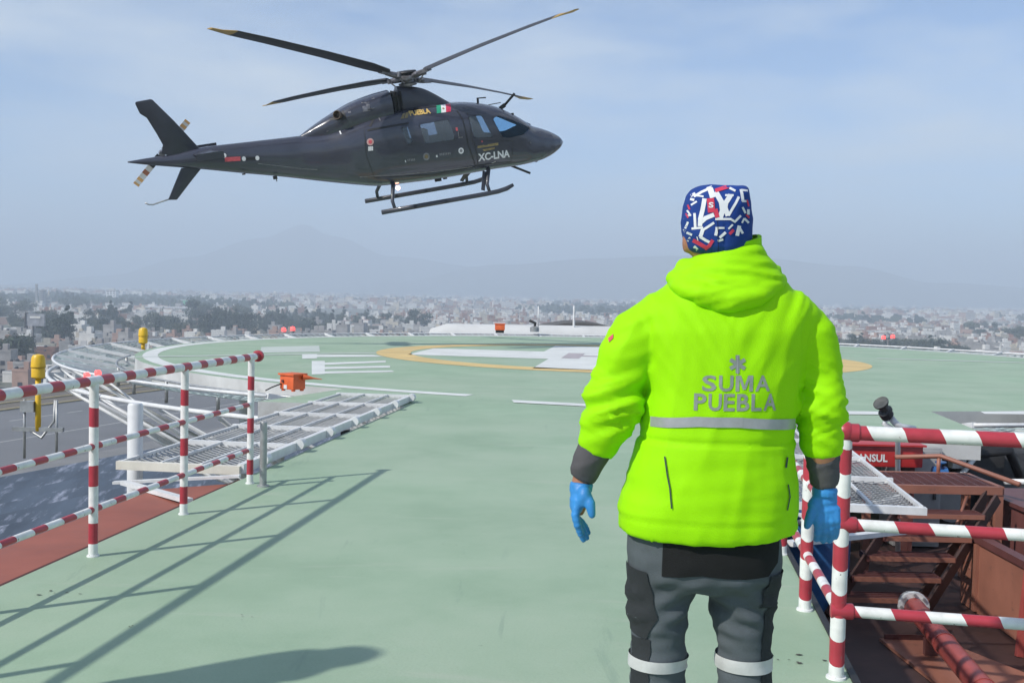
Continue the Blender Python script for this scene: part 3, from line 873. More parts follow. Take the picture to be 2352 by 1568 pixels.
cb = thing('grey_cabinet', (4.5, 12.6, PZ), 'tall grey metal cabinet behind the grating landing', 'cabinet')
bevel(MB().box((4.60, 12.6, -0.74), (0.52, 0.5, 1.12)).build('body', GREY, cb), 0.012)
MB().box((4.60, 12.345, -0.74), (0.46, 0.012, 1.04)).build('door', GREY, cb)
MB().box((4.78, 12.33, -0.7), (0.03, 0.03, 0.12)).build('handle', DARK, cb)
mach = thing('pump_unit', (5.8, 13.6, PZ), 'black pump machinery under the right rim of the pad', 'machinery')
for (x, y, z, w, d, h) in ((5.5, 13.6, -0.75, 0.9, 0.8, 1.1), (6.4, 14.2, -0.85, 0.8, 0.9, 0.9), (5.9, 12.9, -1.0, 0.6, 0.5, 0.6)):
    bevel(MB().box((x, y, z), (w, d, h)).build('housing', DARK, mach), 0.03)
MB().tube([(5.1, 13.1, -0.9), (5.4, 13.0, -0.35), (5.9, 13.0, -0.28), (6.3, 13.4, -0.8)], 0.06, 8).build('hose', BLACK, mach, smooth=True)
MB().lathe([(0.2, 0), (0.2, 0.4), (0.12, 0.46)], (5.15, 12.75, -0.9), (0.3, 1, 0), 16).build('motor', GREY, mach, auto=40)
MB().box((5.25, 12.9, -0.42), (0.16, 0.14, 0.12)).build('junction_box', WHITE, mach)
for k, (a_, b_) in enumerate((((5.05, 12.4, -0.55), (6.3, 14.2, -0.15)), ((4.85, 13.2, -0.9), (4.5, 14.2, -0.2)), ((5.5, 12.2, -0.52), (7.2, 12.3, -0.50)))):
    tag(MB().tube([a_, b_], 0.032, 8).build('strut_pipe', STEEL_WHITE, smooth=True), ('white slanting strut over the black pump unit', 'grey slanting strut behind the grey cabinet', 'level grey pipe in front of the black pump unit')[k], 'strut')

# foam monitor on the rim of the deck
fmn = thing('foam_monitor', (4.1, 11.9, PZ), 'black nosed foam gun on curved white pipes behind the right railing', 'foam monitor')
Y = 11.6
def Q(x, y, dy=0): return PP(x, y, Y + dy)
ax = (Q(2023, 925, -0.08) - Q(2052, 968, 0.05)).normalized()
tip = Q(2024, 926, -0.08)
MB().lathe([(0.04, -0.20), (0.045, -0.14), (0.066, -0.13), (0.066, -0.11), (0.050, -0.10), (0.052, -0.04), (0.072, -0.02), (0.082, 0.0), (0.082, 0.015), (0.05, 0.004)], tip, ax, 20).build('nozzle', mat('worn_dark_casting', (0.075, 0.08, 0.075), 0.55, var=0.3, vscale=20), fmn, auto=35)
MB().lathe([(0.05, 0), (0.07, 0.02), (0.07, 0.09), (0.05, 0.11)], Q(2040, 957), ax, 16).build('nozzle_body', DARK, fmn, auto=35)
MB().tube([Q(2045, 958), Q(2058, 973), Q(2070, 980), Q(2100, 985, 0.1)], 0.035, 10).build('feed_pipe', STEEL_WHITE, fmn, smooth=True)
MB().tube([Q(2038, 962), Q(2030, 972), Q(2048, 984), Q(2062, 1000, 0.1), Q(2062, 1300, 0.3)], 0.028, 10).build('riser', STEEL_WHITE, fmn, smooth=True)
MB().tube([Q(2028, 975), Q(2046, 950)], 0.018, 8).build('lever', DARK, fmn, smooth=True)

# orange box on the pad
bx = G(672, 897)
ob = thing('orange_box', bx, 'orange steel light box with a pointed arm at the pad edge', 'light box')
R = -0.62
def OB(x, y, z): return Vector(bx) + Matrix.Rotation(R, 3, 'Z') @ Vector((x, y, 0)) + Vector((0, 0, z + 0.0))
bevel(MB().box(OB(0, 0, 0.125), (0.27, 0.23, 0.20), R).build('body', ORANGE, ob), 0.008)
MB().box(OB(0, 0, 0.235), (0.31, 0.27, 0.025), R).build('lid', ORANGE, ob)
for x in (-0.1, 0.1):
    for y in (-0.08, 0.08):
        MB().box(OB(x, y, 0.013), (0.04, 0.04, 0.026), R).build('foot', ORANGE, ob)
MB().box(OB(-0.02, -0.118, 0.06), (0.06, 0.008, 0.055), R).build('inspection_plate', WORN_WHITE, ob)
MB().lathe([(0.02, 0), (0.02, 0.02)], OB(-0.07, -0.115, 0.14), OB(0, -1, 0) - OB(0, 0, 0), 10).build('cable_gland', RUSTRED, ob)
e = OB(0.15, 0.05, 0.20)
MB().lathe([(0.04, 0), (0.035, 0.05), (0.012, 0.15), (0.004, 0.27)], e, (1, 0.25, -0.12), 10).build('pointed_arm', ORANGE, ob, auto=40)
MB().tube([OB(-0.1, -0.12, 0.10), OB(-0.18, -0.22, 0.05), OB(-0.2, -0.32, 0.008)], 0.010, 6).build('cable', BLACK, ob, smooth=True)
# second one at the far edge
b2 = PP(1148, 764, 37.2)
o2 = thing('orange_box', b2, 'small orange light box at the far edge of the pad', 'light box')
bevel(MB().box(b2 + Vector((0, 0, 0.19)), (0.33, 0.3, 0.20)).build('body', ORANGE, o2), 0.01)
MB().box(b2 + Vector((0, 0, 0.30)), (0.37, 0.34, 0.025)).build('lid', ORANGE, o2)
MB().box(b2 + Vector((0, 0, 0.04)), (0.28, 0.25, 0.09)).build('plinth', BLACK, o2)

# yellow beacon lamps
def beacon(px, ytop, ybot, Y, zfoot, label):
    a = PP(px, ytop, Y); h = a.z - PP(px, ybot, Y).z
    base = Vector((a.x, a.y, a.z - h))
    t = thing('beacon_lamp', base, label, 'beacon lamp', 'yellow beacon lamps round the pad')
    r = h * 0.27
    MB().lathe([(r * 0.75, 0), (r, h * 0.06), (r, h * 0.42), (r * 0.93, h * 0.46)], base, n=20).build('lower_housing', YELLOW, t, auto=35)
    MB().lathe([(r * 1.0, h * 0.46), (r * 1.08, h * 0.48), (r * 0.98, h * 0.85), (r * 0.75, h * 0.96), (r * 0.2, h)], base, n=20).build('upper_housing', YELLOW, t, auto=35)
    MB().lathe([(r * 1.10, h * 0.455), (r * 1.10, h * 0.478)], base, n=20).build('clamp_band', mat('dark_yellow_band', (0.35, 0.2, 0.01)), t, auto=35)  # clamp band in a darker yellow than the housings
    MB().tube([base + Vector((0, 0, zfoot)), base], r * 0.42, 10).build('pole', YELLOW, t, smooth=True)
    MB().box(base + Vector((r * 1.2, -0.02, -h * 0.25)), (r * 0.5, r * 0.5, h * 0.5)).build('ballast_box', WHITE, t)
    return t, base, r, h
t, b, r, h = beacon(88, 813, 869, 13.0, -0.62, 'yellow beacon lamp on a yellow pole outside the left railing')
MB().box(b + Vector((-0.11, 0, -0.33)), (0.16, 0.12, 0.13)).build('control_box', GALV, t)
MB().tube([b + Vector((-0.12, 0, -0.6)), b + Vector((0.05, -0.02, -0.70)), b + Vector((0.19, 0, -0.5)), b + Vector((0.2, 0, -0.25))], 0.016, 6).build('cable', GALV, t, smooth=True)
for dx in (-0.16, 0.22):
    MB().tube([b + Vector((dx, 0, -0.95)), b + Vector((dx, 0, -0.25))], 0.016, 6).build('bracket', GALV, t, smooth=True)
MB().bar(b + Vector((-0.3, 0, -0.6)), b + Vector((0.3, 0, -0.6)), 0.05, 0.05).build('bracket', GALV, t)
t, b, r, h = beacon(329, 752, 789, 27.0, -0.16, 'small yellow beacon lamp at the far left of the pad net')
# red obstruction lights
def redpair(px, y, Y, gap, r, label, drop):
    c = PP(px, y, Y)
    t = thing('obstruction_light', c, label, 'warning light', 'red double warning lights')
    for s in (-1, 1):
        p = c + Vector((s * gap, 0, 0.02 * s))
        MB().lathe([(r * 1.1, -r * 1.3), (r * 1.1, -r * 0.7)], p, n=12).build('lamp_base', GALV, t, auto=40)
        MB().lathe([(r, -r * 0.7), (r, r * 0.3), (r * 0.75, r * 0.8), (r * 0.2, r)], p, n=12).build('lens', RED_LAMP, t, smooth=True)
    MB().bar(c + Vector((-gap, 0, -r * 1.5)), c + Vector((gap, 0, -r * 1.5)), 0.03, 0.03).tube([c + Vector((0, 0, -r * 1.5)), c + Vector((0, 0, -drop))], 0.02, 6).build('bracket', GALV, t)
redpair(212, 859, 17.0, 0.085, 0.048, 'red double warning light on the net, just above the left railing', 0.4)
redpair(662, 756, 37.0, 0.15, 0.075, 'red double warning light at the far left edge of the pad', 0.35)
redpair(2040, 774, 38.6, 0.16, 0.07, 'red double warning light at the far right edge of the pad', 0.35)
# a foam gun at the far edge
f2 = PP(1228, 752, 38.6)
t = thing('foam_monitor', f2, 'tiny dark foam gun at the far edge of the pad', 'foam monitor')
MB().lathe([(0.16, -0.15), (0.16, 0.0), (0.07, 0.05)], f2, n=12).build('base', GALV, t, auto=40)
MB().tube([f2, f2 + Vector((0.02, 0, 0.15)), f2 + Vector((-0.18, -0.1, 0.24))], 0.05, 8).build('barrel', DARK, t, smooth=True)
MB().tube([f2 + Vector((0.12, 0, 0)), f2 + Vector((0.12, 0, 0.75))], 0.02, 6).build('whip', STEEL_WHITE, t, smooth=True)
# ================================================================== helicopter
PAINT = mat('charcoal_gloss_paint', (0.042, 0.045, 0.066), 0.27, var=0.12, vscale=1.5, coat=0.7, bump=0.015, bscale=2.0, stain=((0.045, 0.045, 0.052), 1.2, 0.5, 0.8))
PAINT2 = mat('charcoal_satin_paint', (0.036, 0.039, 0.054), 0.42, var=0.15, vscale=2.5, coat=0.3)
BLADE = mat('blade_dark', (0.032, 0.033, 0.040), 0.5, var=0.15, vscale=3)
TIP = mat('blade_tip_yellow', (0.42, 0.27, 0.08), 0.5)
HUBM = mat('hub_metal', (0.20, 0.195, 0.21), 0.4, metal=0.5, var=0.4, vscale=12)
GLASS = glass('cabin_glass', (0.60, 0.82, 1.0), 0.82, base=(0.10, 0.17, 0.26))  # base colour lightened to blue in place of reflections on the windscreen
GLASS2 = glass('door_glass', (0.62, 0.72, 0.85), 0.58, base=(0.24, 0.28, 0.33))  # pale grey base colour imitates light reflected by the side windows
GOLD = mat('gold_lettering', (0.62, 0.42, 0.13), 0.5, var=0.15, vscale=12)
DGOLD = mat('dull_gold_print', (0.25, 0.19, 0.08), 0.5, var=0.3, vscale=12)
WPRINT = mat('white_print', (0.72, 0.72, 0.72), 0.5, var=0.05)
GPRINT = mat('grey_print', (0.22, 0.22, 0.23), 0.5, var=0.3, vscale=20)
REDP2 = mat('red_sticker', (0.62, 0.10, 0.12), 0.5, var=0.2, vscale=12)
HUB = PP(935, 180, 28.0)
HR = Matrix.Rotation(radians(17), 3, 'Z') @ Matrix.Rotation(radians(-12.3), 3, 'Y') @ Matrix.Rotation(radians(12), 3, 'X')
HRI = HR.transposed()
def L(px, py, y=0.0):
    o = HRI @ (CAM - HUB); d = HRI @ ray(px, py)
    k = (y - o.y) / d.y
    return o + d * k
heli = bpy.data.objects.new('helicopter', None); C.objects.link(heli)
heli.matrix_world = Matrix.Translation(HUB) @ HR.to_4x4()
tag(heli, 'dark charcoal helicopter with four rotor blades hovering nose up over the pad', 'helicopter')

def prof(pts):
    q = sorted(((L(*p).x, L(*p).z) for p in pts))
    def f(x):
        if x <= q[0][0]: return q[0][1]
        for i in range(len(q) - 1):
            a, b = q[i], q[i + 1]
            if x <= b[0]:
                h = b[0] - a[0] or 1e-6
                def sl(i):
                    if i <= 0 or i >= len(q) - 1: return None
                    return (q[i + 1][1] - q[i - 1][1]) / (q[i + 1][0] - q[i - 1][0] + 1e-6)
                d = (b[1] - a[1]) / h
                ma = sl(i) if sl(i) is not None else d
                mb_ = sl(i + 1) if sl(i + 1) is not None else d
                t = (x - a[0]) / h
                return (2*t**3-3*t*t+1)*a[1] + (t**3-2*t*t+t)*h*ma + (-2*t**3+3*t*t)*b[1] + (t**3-t*t)*h*mb_
        return q[-1][1]
    return f, q[0][0], q[-1][0]
def wtab(tab):
    q = sorted((L(px, py).x, w) for px, py, w in tab)
    def f(x):
        if x <= q[0][0]: return q[0][1]
        for a, b in zip(q, q[1:]):
            if x <= b[0]:
                t = (x - a[0]) / (b[0] - a[0] + 1e-6); t = t * t * (3 - 2 * t) * 0.4 + t * 0.6
                return a[1] + (b[1] - a[1]) * t
        return q[-1][1]
    return f
def body_loft(top, bot, width, x0, x1, ns=90, n=40, ex=2.5, low=0.42, ends=True):
    rings = []
    for i in range(ns + 1):
        u = i / ns
        x = x0 + (x1 - x0) * (u if not ends else (0.5 - 0.5 * cos(pi * u)) * 0.35 + u * 0.65)
        zt, zb, w = top(x), bot(x), max(0.004, width(x))
        if zt - zb < 0.008: zt = zb + 0.008
        zm = zb + (zt - zb) * low
        ex_ = ex(x) if callable(ex) else ex
        r = []
        for k in range(n):
            a = 2 * pi * k / n
            c, s = cos(a), sin(a)
            yy = w * (abs(c) ** (2 / ex_)) * (1 if c > 0 else -1)
            zz = (zt - zm if s > 0 else zm - zb) * (abs(s) ** (2 / ex_)) * (1 if s > 0 else -1)
            r.append(Vector((x, -yy, zm + zz)))
        rings.append(r)
    return MB().loft(rings)
tf, xa, xb = prof([(293, 371), (340, 363), (400, 354), (455, 340), (560, 327), (690, 312), (740, 304), (800, 284), (860, 262), (950, 243), (1045, 235), (1090, 236), (1130, 243), (1160, 255), (1190, 271), (1218, 288), (1245, 296), (1268, 305), (1285, 315), (1293, 325)])
bf, _, _ = prof([(293, 374), (340, 379), (455, 388), (560, 398), (640, 405), (740, 416), (820, 423), (862, 425), (930, 418), (1000, 409), (1090, 393), (1130, 386), (1180, 379), (1230, 369), (1255, 360), (1275, 348), (1288, 336), (1293, 327)])
wf = wtab([(293, 372, .03), (340, 370, .09), (455, 362, .19), (560, 362, .25), (690, 360, .36), (740, 358, .52), (800, 352, .70), (860, 345, .79), (950, 335, .83), (1090, 320, .83), (1130, 318, .81), (1190, 318, .68), (1230, 322, .52), (1260, 325, .36), (1282, 325, .19), (1293, 326, .02)])
xc_, xt_ = L(1180, 320).x, L(700, 340).x
def exf(x):
    if x > xc_: return max(2.1, 3.1 - (x - xc_) * 0.9)
    return 3.1 if x > xt_ + 1.4 else max(2.2, 3.1 - (xt_ + 1.4 - x) * 0.5)
hullmb = body_loft(tf, bf, wf, xa, xb, 120, 52, exf)
hull_me = hullmb.mesh('h', [])
HB = bvh_of(hull_me)
BETA = 0.42
def S(px, py, y=-0.8, flatp=False):   # a point of the starboard side, seen from (slightly above) the side
    o = HRI @ (CAM - HUB); d = (HRI @ ray(px, py)).normalized()
    h_ = HB.ray_cast(o, d) if y == -0.8 else (None,)
    p = h_[0] if h_[0] is not None else L(px, py, y)
    return (p.x, p.z) if flatp else (p.x, p.z * cos(BETA) + p.y * sin(BETA))
def SW(px, py): return S(px, py, -0.8, True)
z1 = lambda *P: [S(275.6 + .45312 * a, .45312 * b) for a, b in P]
z2 = lambda *P: [S(826.9 + .23437 * a, 147 + .23437 * b) for a, b in P]
z7 = lambda *P: [S(992.25 + .1328 * a, 229.7 + .1328 * b) for a, b in P]
w2 = lambda *P: [SW(826.9 + .23437 * a, 147 + .23437 * b) for a, b in P]
w7 = lambda *P: [SW(992.25 + .1328 * a, 229.7 + .1328 * b) for a, b in P]
z3 = lambda *P: [S(275.6 + .25779 * a, 202.1 + .25779 * b) for a, b in P]
def cut(poly, bm):
    """opens a window through both sides of the hull"""
    cx = sum(p[0] for p in poly) / len(poly); cz = sum(p[1] for p in poly) / len(poly)
    R = max(sqrt((p[0] - cx) ** 2 + (p[1] - cz) ** 2) for p in poly) + 0.12
    for (xa_, za_), (xb_, zb_) in zip(poly, poly[1:] + poly[:1]):
        fs = [f for f in bm.faces if (f.calc_center_median().x - cx) ** 2 + (f.calc_center_median().z - cz) ** 2 < (R + 0.15) ** 2]
        ge = set(); gv = set()
        for f in fs: ge.update(f.edges); gv.update(f.verts)
        no = Vector((zb_ - za_, 0, -(xb_ - xa_))).normalized()
        bmesh.ops.bisect_plane(bm, geom=list(gv) + list(ge) + fs, plane_co=(xa_, 0, za_), plane_no=no)
    sgn = 0
    for (a, b), c in zip(zip(poly, poly[1:] + poly[:1]), poly):
        sgn += a[0] * b[1] - b[0] * a[1]
    def inside(x, z):
        for a, b in zip(poly, poly[1:] + poly[:1]):
            cr = (b[0] - a[0]) * (z - a[1]) - (b[1] - a[1]) * (x - a[0])
            if cr * (1 if sgn > 0 else -1) < -1e-5: return False
        return True
    dead = [f for f in bm.faces if inside(f.calc_center_median().x, f.calc_center_median().z)]
    bmesh.ops.delete(bm, geom=dead, context='FACES')
def rounded(poly, r=0.05, n=4):
    out = []
    N = len(poly)
    for i in range(N):
        a, b, c = Vector(poly[i - 1]), Vector(poly[i]), Vector(poly[(i + 1) % N])
        ra = min(r, (a - b).length * 0.45, (c - b).length * 0.45)
        p, q = b + (a - b).normalized() * ra, b + (c - b).normalized() * ra
        for k in range(n + 1):
            t = k / n
            v = p * (1 - t) ** 2 + b * 2 * t * (1 - t) + q * t * t
            out.append((v.x, v.y))
    return out
wins = {
    'windscreen': rounded(w7((1040, 325), (1130, 258), (1400, 345), (1700, 480), (1570, 610), (1340, 662), (1215, 655)), .06),
    'front_window': rounded(w7((615, 275), (855, 262), (1060, 650), (735, 665)), .05),
    'door_window': rounded(w2((578, 590), (862, 535), (935, 745), (640, 790)), .06),
    'rear_window': rounded(w2((405, 622), (468, 605), (520, 770), (462, 795)), .04)}
bm = bmesh.new(); bm.from_mesh(hull_me)
for p in wins.values(): cut(p, bm)
bm.to_mesh(hull_me); bm.free()
hull_me.name = 'fuselage'; hull_me.materials.append(PAINT)
hull_me.polygons.foreach_set('use_smooth', [True] * len(hull_me.polygons))
fus = bpy.data.objects.new('fuselage', hull_me); C.objects.link(fus); fus.parent = heli
def hpart(mb, name, mt, parent=heli, smooth=False, auto=None):
    return mb.build(name, mt, parent, smooth, auto)
def sidelay(V, F, name, mt, parent=fus, off=0.006, side=-1):
    e_ = Vector((0, sin(BETA), cos(BETA))); d_ = Vector((0, cos(BETA), -sin(BETA)))
    return lay(V, F, name, mt, parent, HB, lambda u, v: Vector((u, 0, 0)) + e_ * v - d_ * 3, d_, off)
def winlay(V, F, name, mt, parent=fus, off=0.006, side=-1):
    return lay(V, F, name, mt, parent, HB, lambda u, v: (u, side * 3, v), (0, -side, 0), off)
for nme, p in wins.items():
    for sd in (-1, 1):
        V, F = flat([p], 0.08)
        winlay(V, F, nme, GLASS if nme == 'windscreen' else GLASS2, fus, 0.001, sd)
        rim = []
        for a, b in zip(p, p[1:] + p[:1]): rim += stroke([a, b], 0.028)
        V, F = flat(rim, 0)
        winlay(V, F, 'window_frame', PAINT2, fus, 0.009, sd)
# cabin inside
def lbox(c, d): return MB().box(c, d)
fx = L(1090, 330).x
cab = hpart(MB().box((fx - 0.9, 0, L(1000, 372).z), (3.2, 1.4, 0.05)).box((fx + 0.75, 0, L(1180, 350).z), (0.3, 1.0, 0.25)), 'cabin_floor', BLACK)
for y in (-0.38, 0.38):
    for x in (fx + 0.0, fx - 1.15):
        sb = bevel(hpart(MB().box((x, y, L(1050, 350).z + 0.02), (0.5, 0.46, 0.14)).box((x - 0.24, y, L(1050, 350).z + 0.4), (0.12, 0.46, 0.75)), 'seat', mat('grey_seat_cloth', (0.10, 0.10, 0.11), 0.8)), 0.04)
hpart(MB().box((fx - 0.52, 0, L(1040, 320).z), (0.04, 1.45, 0.9)), 'bulkhead', PAINT2)

# engine cowling and mast fairing
tc_, c0_, c1_ = prof([(888, 207), (850, 218), (800, 238), (750, 268), (715, 292), (686, 314)])
bc_, _, _ = prof([(888, 290), (800, 310), (740, 330), (686, 330)])
wc_ = wtab([(888, 250, .47), (850, 250, .47), (800, 270, .43), (750, 290, .32), (715, 305, .20), (686, 318, .06)])
cmb = body_loft(tc_, bc_, wc_, c0_, c1_, 40, 32, 2.8, 0.5, False)
cow = hpart(cmb, 'engine_cowling', PAINT, auto=50)
CB = bvh_of(cow.data)
tm_, m0_, m1_ = prof([(1052, 243), (1030, 234), (1000, 217), (975, 205), (955, 200), (930, 198), (908, 198)])
bm_, _, _ = prof([(1052, 262), (908, 280)])
wm_ = wtab([(1052, 250, .05), (1030, 245, .14), (1000, 240, .21), (960, 235, .27), (908, 235, .31)])
hpart(body_loft(tm_, bm_, wm_, m0_, m1_, 30, 32, 2.3, 0.4, False), 'mast_fairing', PAINT2, auto=60)
p0, p1 = L(912, 205), L(886, 212)
dmb = MB()
for k in range(4):
    q = p1 + (p0 - p1) * (k / 3)
    dmb.box((q.x, 0, q.z - 0.28), (0.03, 0.72, 0.5))
dmb.box(((p0.x + p1.x) / 2, 0, p0.z - 0.4), (0.3, 0.6, 0.5))
hpart(dmb, 'cooler_louvres', BLACK)
def cowlay(V, F, name, mt, off=0.006, parent=cow):
    return lay(V, F, name, mt, parent, CB, lambda u, v: (u, -3, v), (0, 1, 0), off)
S5 = lambda *P: [S(x, y, -0.42, True) for x, y in P]
V, F = flat([S5((831, 223), (848, 221), (850, 255), (833, 257))], 0.1); cowlay(V, F, 'grille_frame', HUBM)
for k in range(5):
    x = 834.2 + k * 3.0
    V, F = flat([S5((x, 226), (x + 2, 225.8), (x + 3.6, 252), (x + 1.6, 252.3))], 0); cowlay(V, F, 'grille_slot', BLACK, 0.012)
V, F = flat([rounded(S5((757, 277), (766, 252), (790, 250), (798, 276)), .06)], 0.06); cowlay(V, F, 'exhaust_recess', BLACK, 0.006)
e0 = L(780, 265, -0.34); e1 = L(768, 263, -0.50)
hpart(MB().lathe([(0.09, 0), (0.10, 0.06), (0.11, 0.13), (0.095, 0.13), (0.07, 0.02)], e0, e1 - e0, 18), 'exhaust_pipe', mat('heat_stained_metal', (0.16, 0.12, 0.09), 0.45, metal=0.6, var=0.4, vscale=8), cow, auto=40)
for px, py in ((803, 247), (803, 258), (815, 240), (700, 302), (858, 226)):
    V, F = flat([[(u + S5((px, py))[0][0], v + S5((px, py))[0][1]) for u, v in ((-.035, -.02), (.035, -.02), (.035, .02), (-.035, .02))]], 0); cowlay(V, F, 'fastener_plate', HUBM)

# prints on the starboard side
def hl(strokes, name, mt, w, off=0.007):
    pp_ = []
    for s_ in strokes: pp_ += stroke(s_, w)
    V, F = flat(pp_, 0.08); return sidelay(V, F, name, mt, fus, off)
hl([z1((1255, 662), (1460, 626)), z1((1268, 640), (1292, 590), (1345, 556), (1440, 528), (1620, 508))], 'door_rail', BLACK, 0.05)
hl([z2((950, 460), (1010, 560), (1060, 800), (1130, 1010)), z2((1120, 760), (1150, 1040))], 'door_seam', BLACK, 0.025)
hl([z2((40, 640), (60, 900), (140, 1120), (700, 1090), (1130, 1010))], 'door_seam', BLACK, 0.014)
hl([z2((1050, 480), (1100, 760), (1500, 760)), z2((1500, 760), (1480, 960), (1130, 1000))], 'door_seam', BLACK, 0.012)
hl([z2((0, 1110), (330, 1090), (700, 1060), (1100, 1010)), z1((700, 830), (1000, 860))], 'panel_seam', GPRINT, 0.012)
def htext(t, a, b, h, name, mt, bold=0.03):
    """lettering from a to b (feet of the letters), h tall"""
    (ax_, az_), (bx_, bz_) = a, b
    V, F = letters(t, bold, 0.07)
    ux, uz = bx_ - ax_, bz_ - az_
    Ln = sqrt(ux * ux + uz * uz)
    nx, nz_ = -uz / Ln * h, ux / Ln * h
    V = [(ax_ + ux * u + nx * v, az_ + uz * u + nz_ * v) for u, v in V]
    return sidelay(V, F, name, mt, fus, 0.009)
q = z2((492, 512), (696, 486)); htext('PUEBLA', q[0], q[1], 0.165, 'lettering', GOLD, 0.045)
V, F = flat([z2((395, 540), (420, 490), (440, 480), (430, 535)), z2((436, 535), (448, 478), (480, 470), (468, 528))], 0.05); sidelay(V, F, 'emblem', DGOLD)
FG = (mat('flag_green', (0.02, 0.30, 0.17), 0.5), mat('flag_white', (0.75, 0.75, 0.75), 0.5), mat('flag_red', (0.60, 0.04, 0.10), 0.5))
fl_ = sidelay(*flat([z2((744, 408), (790, 402), (796, 480), (752, 486))], 0.05), 'flag_stripe', FG[0])
sidelay(*flat([z2((790, 402), (836, 397), (842, 474), (796, 480))], 0.05), 'flag_stripe', FG[1])
sidelay(*flat([z2((836, 397), (884, 392), (890, 468), (842, 474))], 0.05), 'flag_stripe', FG[2])
c_ = z2((816, 438))[0]; sidelay(*flat([[(c_[0] + .028 * cos(a * pi / 4), c_[1] + .034 * sin(a * pi / 4)) for a in range(8)]], 0.05), 'flag_emblem', DGOLD, off=0.010)
q = z2((1158, 958), (1468, 916)); htext('XC-LNA', q[0], q[1], 0.165, 'lettering', WPRINT, 0.035)
V, F = flat([z2((1150, 805), (1355, 772), (1355, 798), (1152, 828)), z2((1200, 838), (1320, 818), (1320, 835), (1215, 858))], 0); sidelay(V, F, 'gold_print', DGOLD)
V, F = flat([z2((1290, 972), (1332, 955), (1300, 1030), (1262, 1036))], 0); sidelay(V, F, 'white_slash', WPRINT)
for (a, b, r, m_) in ((650, 910, .085, GPRINT), (990, 852, .07, WPRINT), (100, 765, .085, mat('pink_seal', (0.6, 0.36, 0.33), .5))):
    c_ = z2((a, b))[0]
    sidelay(*flat([[(c_[0] + r * cos(k * pi / 8), c_[1] + r * sin(k * pi / 8)) for k in range(16)]], 0.05), 'round_seal', m_)
    sidelay(*flat([[(c_[0] + r * .55 * cos(k * pi / 5), c_[1] + r * .55 * sin(k * pi / 5)) for k in range(10)]], 0.05), 'seal_centre', REDP2 if m_.name == 'pink_seal' else GPRINT if m_ is WPRINT else DGOLD, off=0.010)
for (a, b, n, w) in ((752, 905, 1, .05), (785, 888, 7, .03), (445, 955, 1, .03), (470, 945, 5, .03), (88, 822, 3, .045), (88, 843, 3, .045)):
    for k in range(n):
        c_ = z2((a + k * 16, b - k * 1.8))[0]
        sidelay(*flat([[(c_[0] + u * w, c_[1] + v * .05) for u, v in ((-.4, -.5), (.4, -.5), (.4, .5), (-.4, .5))]], 0.05), 'small_print', WPRINT if n in (1, 3) else GPRINT)
for (x, y, w, h, m_) in ((948, 640, .05, .08, REDP2), (985, 722, .11, .03, HUBM), (965, 690, .02, .16, HUBM), (190, 540, .03, .14, HUBM), (1670, 770, .05, .05, HUBM), (1195, 760, .04, .04, REDP2)):
    c_ = z2((x, y))[0]
    sidelay(*flat([[(c_[0] + u * w, c_[1] + v * h) for u, v in ((-.5, -.5), (.5, -.5), (.5, .5), (-.5, .5))]], 0.05), 'handle_plate', m_)
c_ = z1((1115, 668))[0]; sidelay(*flat([[(c_[0] + u * .03, c_[1] + v * .17) for u, v in ((-.5, -.5), (.5, -.5), (.5, .5), (-.5, .5))]], 0.05), 'marker_light', WPRINT)
sidelay(*flat([z3((932, 620), (1072, 612), (1074, 650), (936, 660))], 0.05), 'red_sticker', REDP2)
sidelay(*flat([z3((1118, 622), (1210, 616), (1210, 640), (1118, 646))], 0.05), 'dark_plate', BLACK)
for a, b in ((1104, 632), (1224, 626), (930, 603)):
    c_ = z3((a, b))[0]; sidelay(*flat([[(c_[0] + .05 * cos(k * pi / 4), c_[1] + .055 * sin(k * pi / 4)) for k in range(8)]], 0.05), 'round_cap', WPRINT)

# tail
def slab(poly, y0, y1, name, mt, parent=heli, bev=0.03):
    n = len(poly)
    mb = MB().add([Vector((p[0], y0, p[1])) for p in poly] + [Vector((p[0], y1, p[1])) for p in poly], [tuple(range(n)), tuple(reversed(range(n, 2 * n)))] + [(i, i + n, (i + 1) % n + n, (i + 1) % n) for i in range(n)])
    o = hpart(mb, name, mt, parent)
    bm = bmesh.new(); bm.from_mesh(o.data); bmesh.ops.recalc_face_normals(bm, faces=bm.faces); bm.to_mesh(o.data); bm.free()
    return bevel(o, bev)
T0 = lambda *P: [S(x, y, 0, True) for x, y in P]
slab(T0((462, 345), (400, 278), (350, 229), (345, 228), (312, 234), (310, 238), (321, 261), (337, 271), (360, 308), (374, 333), (370, 352), (400, 362)), -0.06, 0.06, 'tail_fin', PAINT2)
vf = slab(T0((464, 385), (440, 415), (408, 457), (405, 459), (386, 459), (416, 386)), -0.05, 0.05, 'ventral_fin', PAINT2)
hpart(MB().tube([L(388, 458), L(372, 463), L(352, 470), L(342, 470), L(333, 466)], 0.018, 8), 'tail_skid', GALV, smooth=True)
ra, rb = L(440, 352), L(500, 347)
for sd in (-1, 1):
    z = (ra.z + rb.z) / 2
    mb = MB()
    rings = []
    for (y, xa_, xb_, th) in ((0.1, ra.x, rb.x, .07), (1.05, ra.x + 0.15, rb.x - 0.02, .05)):
        rings.append([Vector((xa_ + (xb_ - xa_) * u, sd * y, z + th * t)) for u, t in ((0, 0), (0.3, .5), (0.7, .8), (1.0, 0), (0.7, -.8), (0.3, -.5))])
    o = hpart(mb.loft(rings), 'stabiliser', PAINT2)
    bm = bmesh.new(); bm.from_mesh(o.data); bmesh.ops.recalc_face_normals(bm, faces=bm.faces); bm.to_mesh(o.data); bm.free()
    MB().box(((ra.x + rb.x) / 2 + 0.06, sd * 1.07, z), (0.62, 0.03, 0.16)).build('end_plate', PAINT2, o)
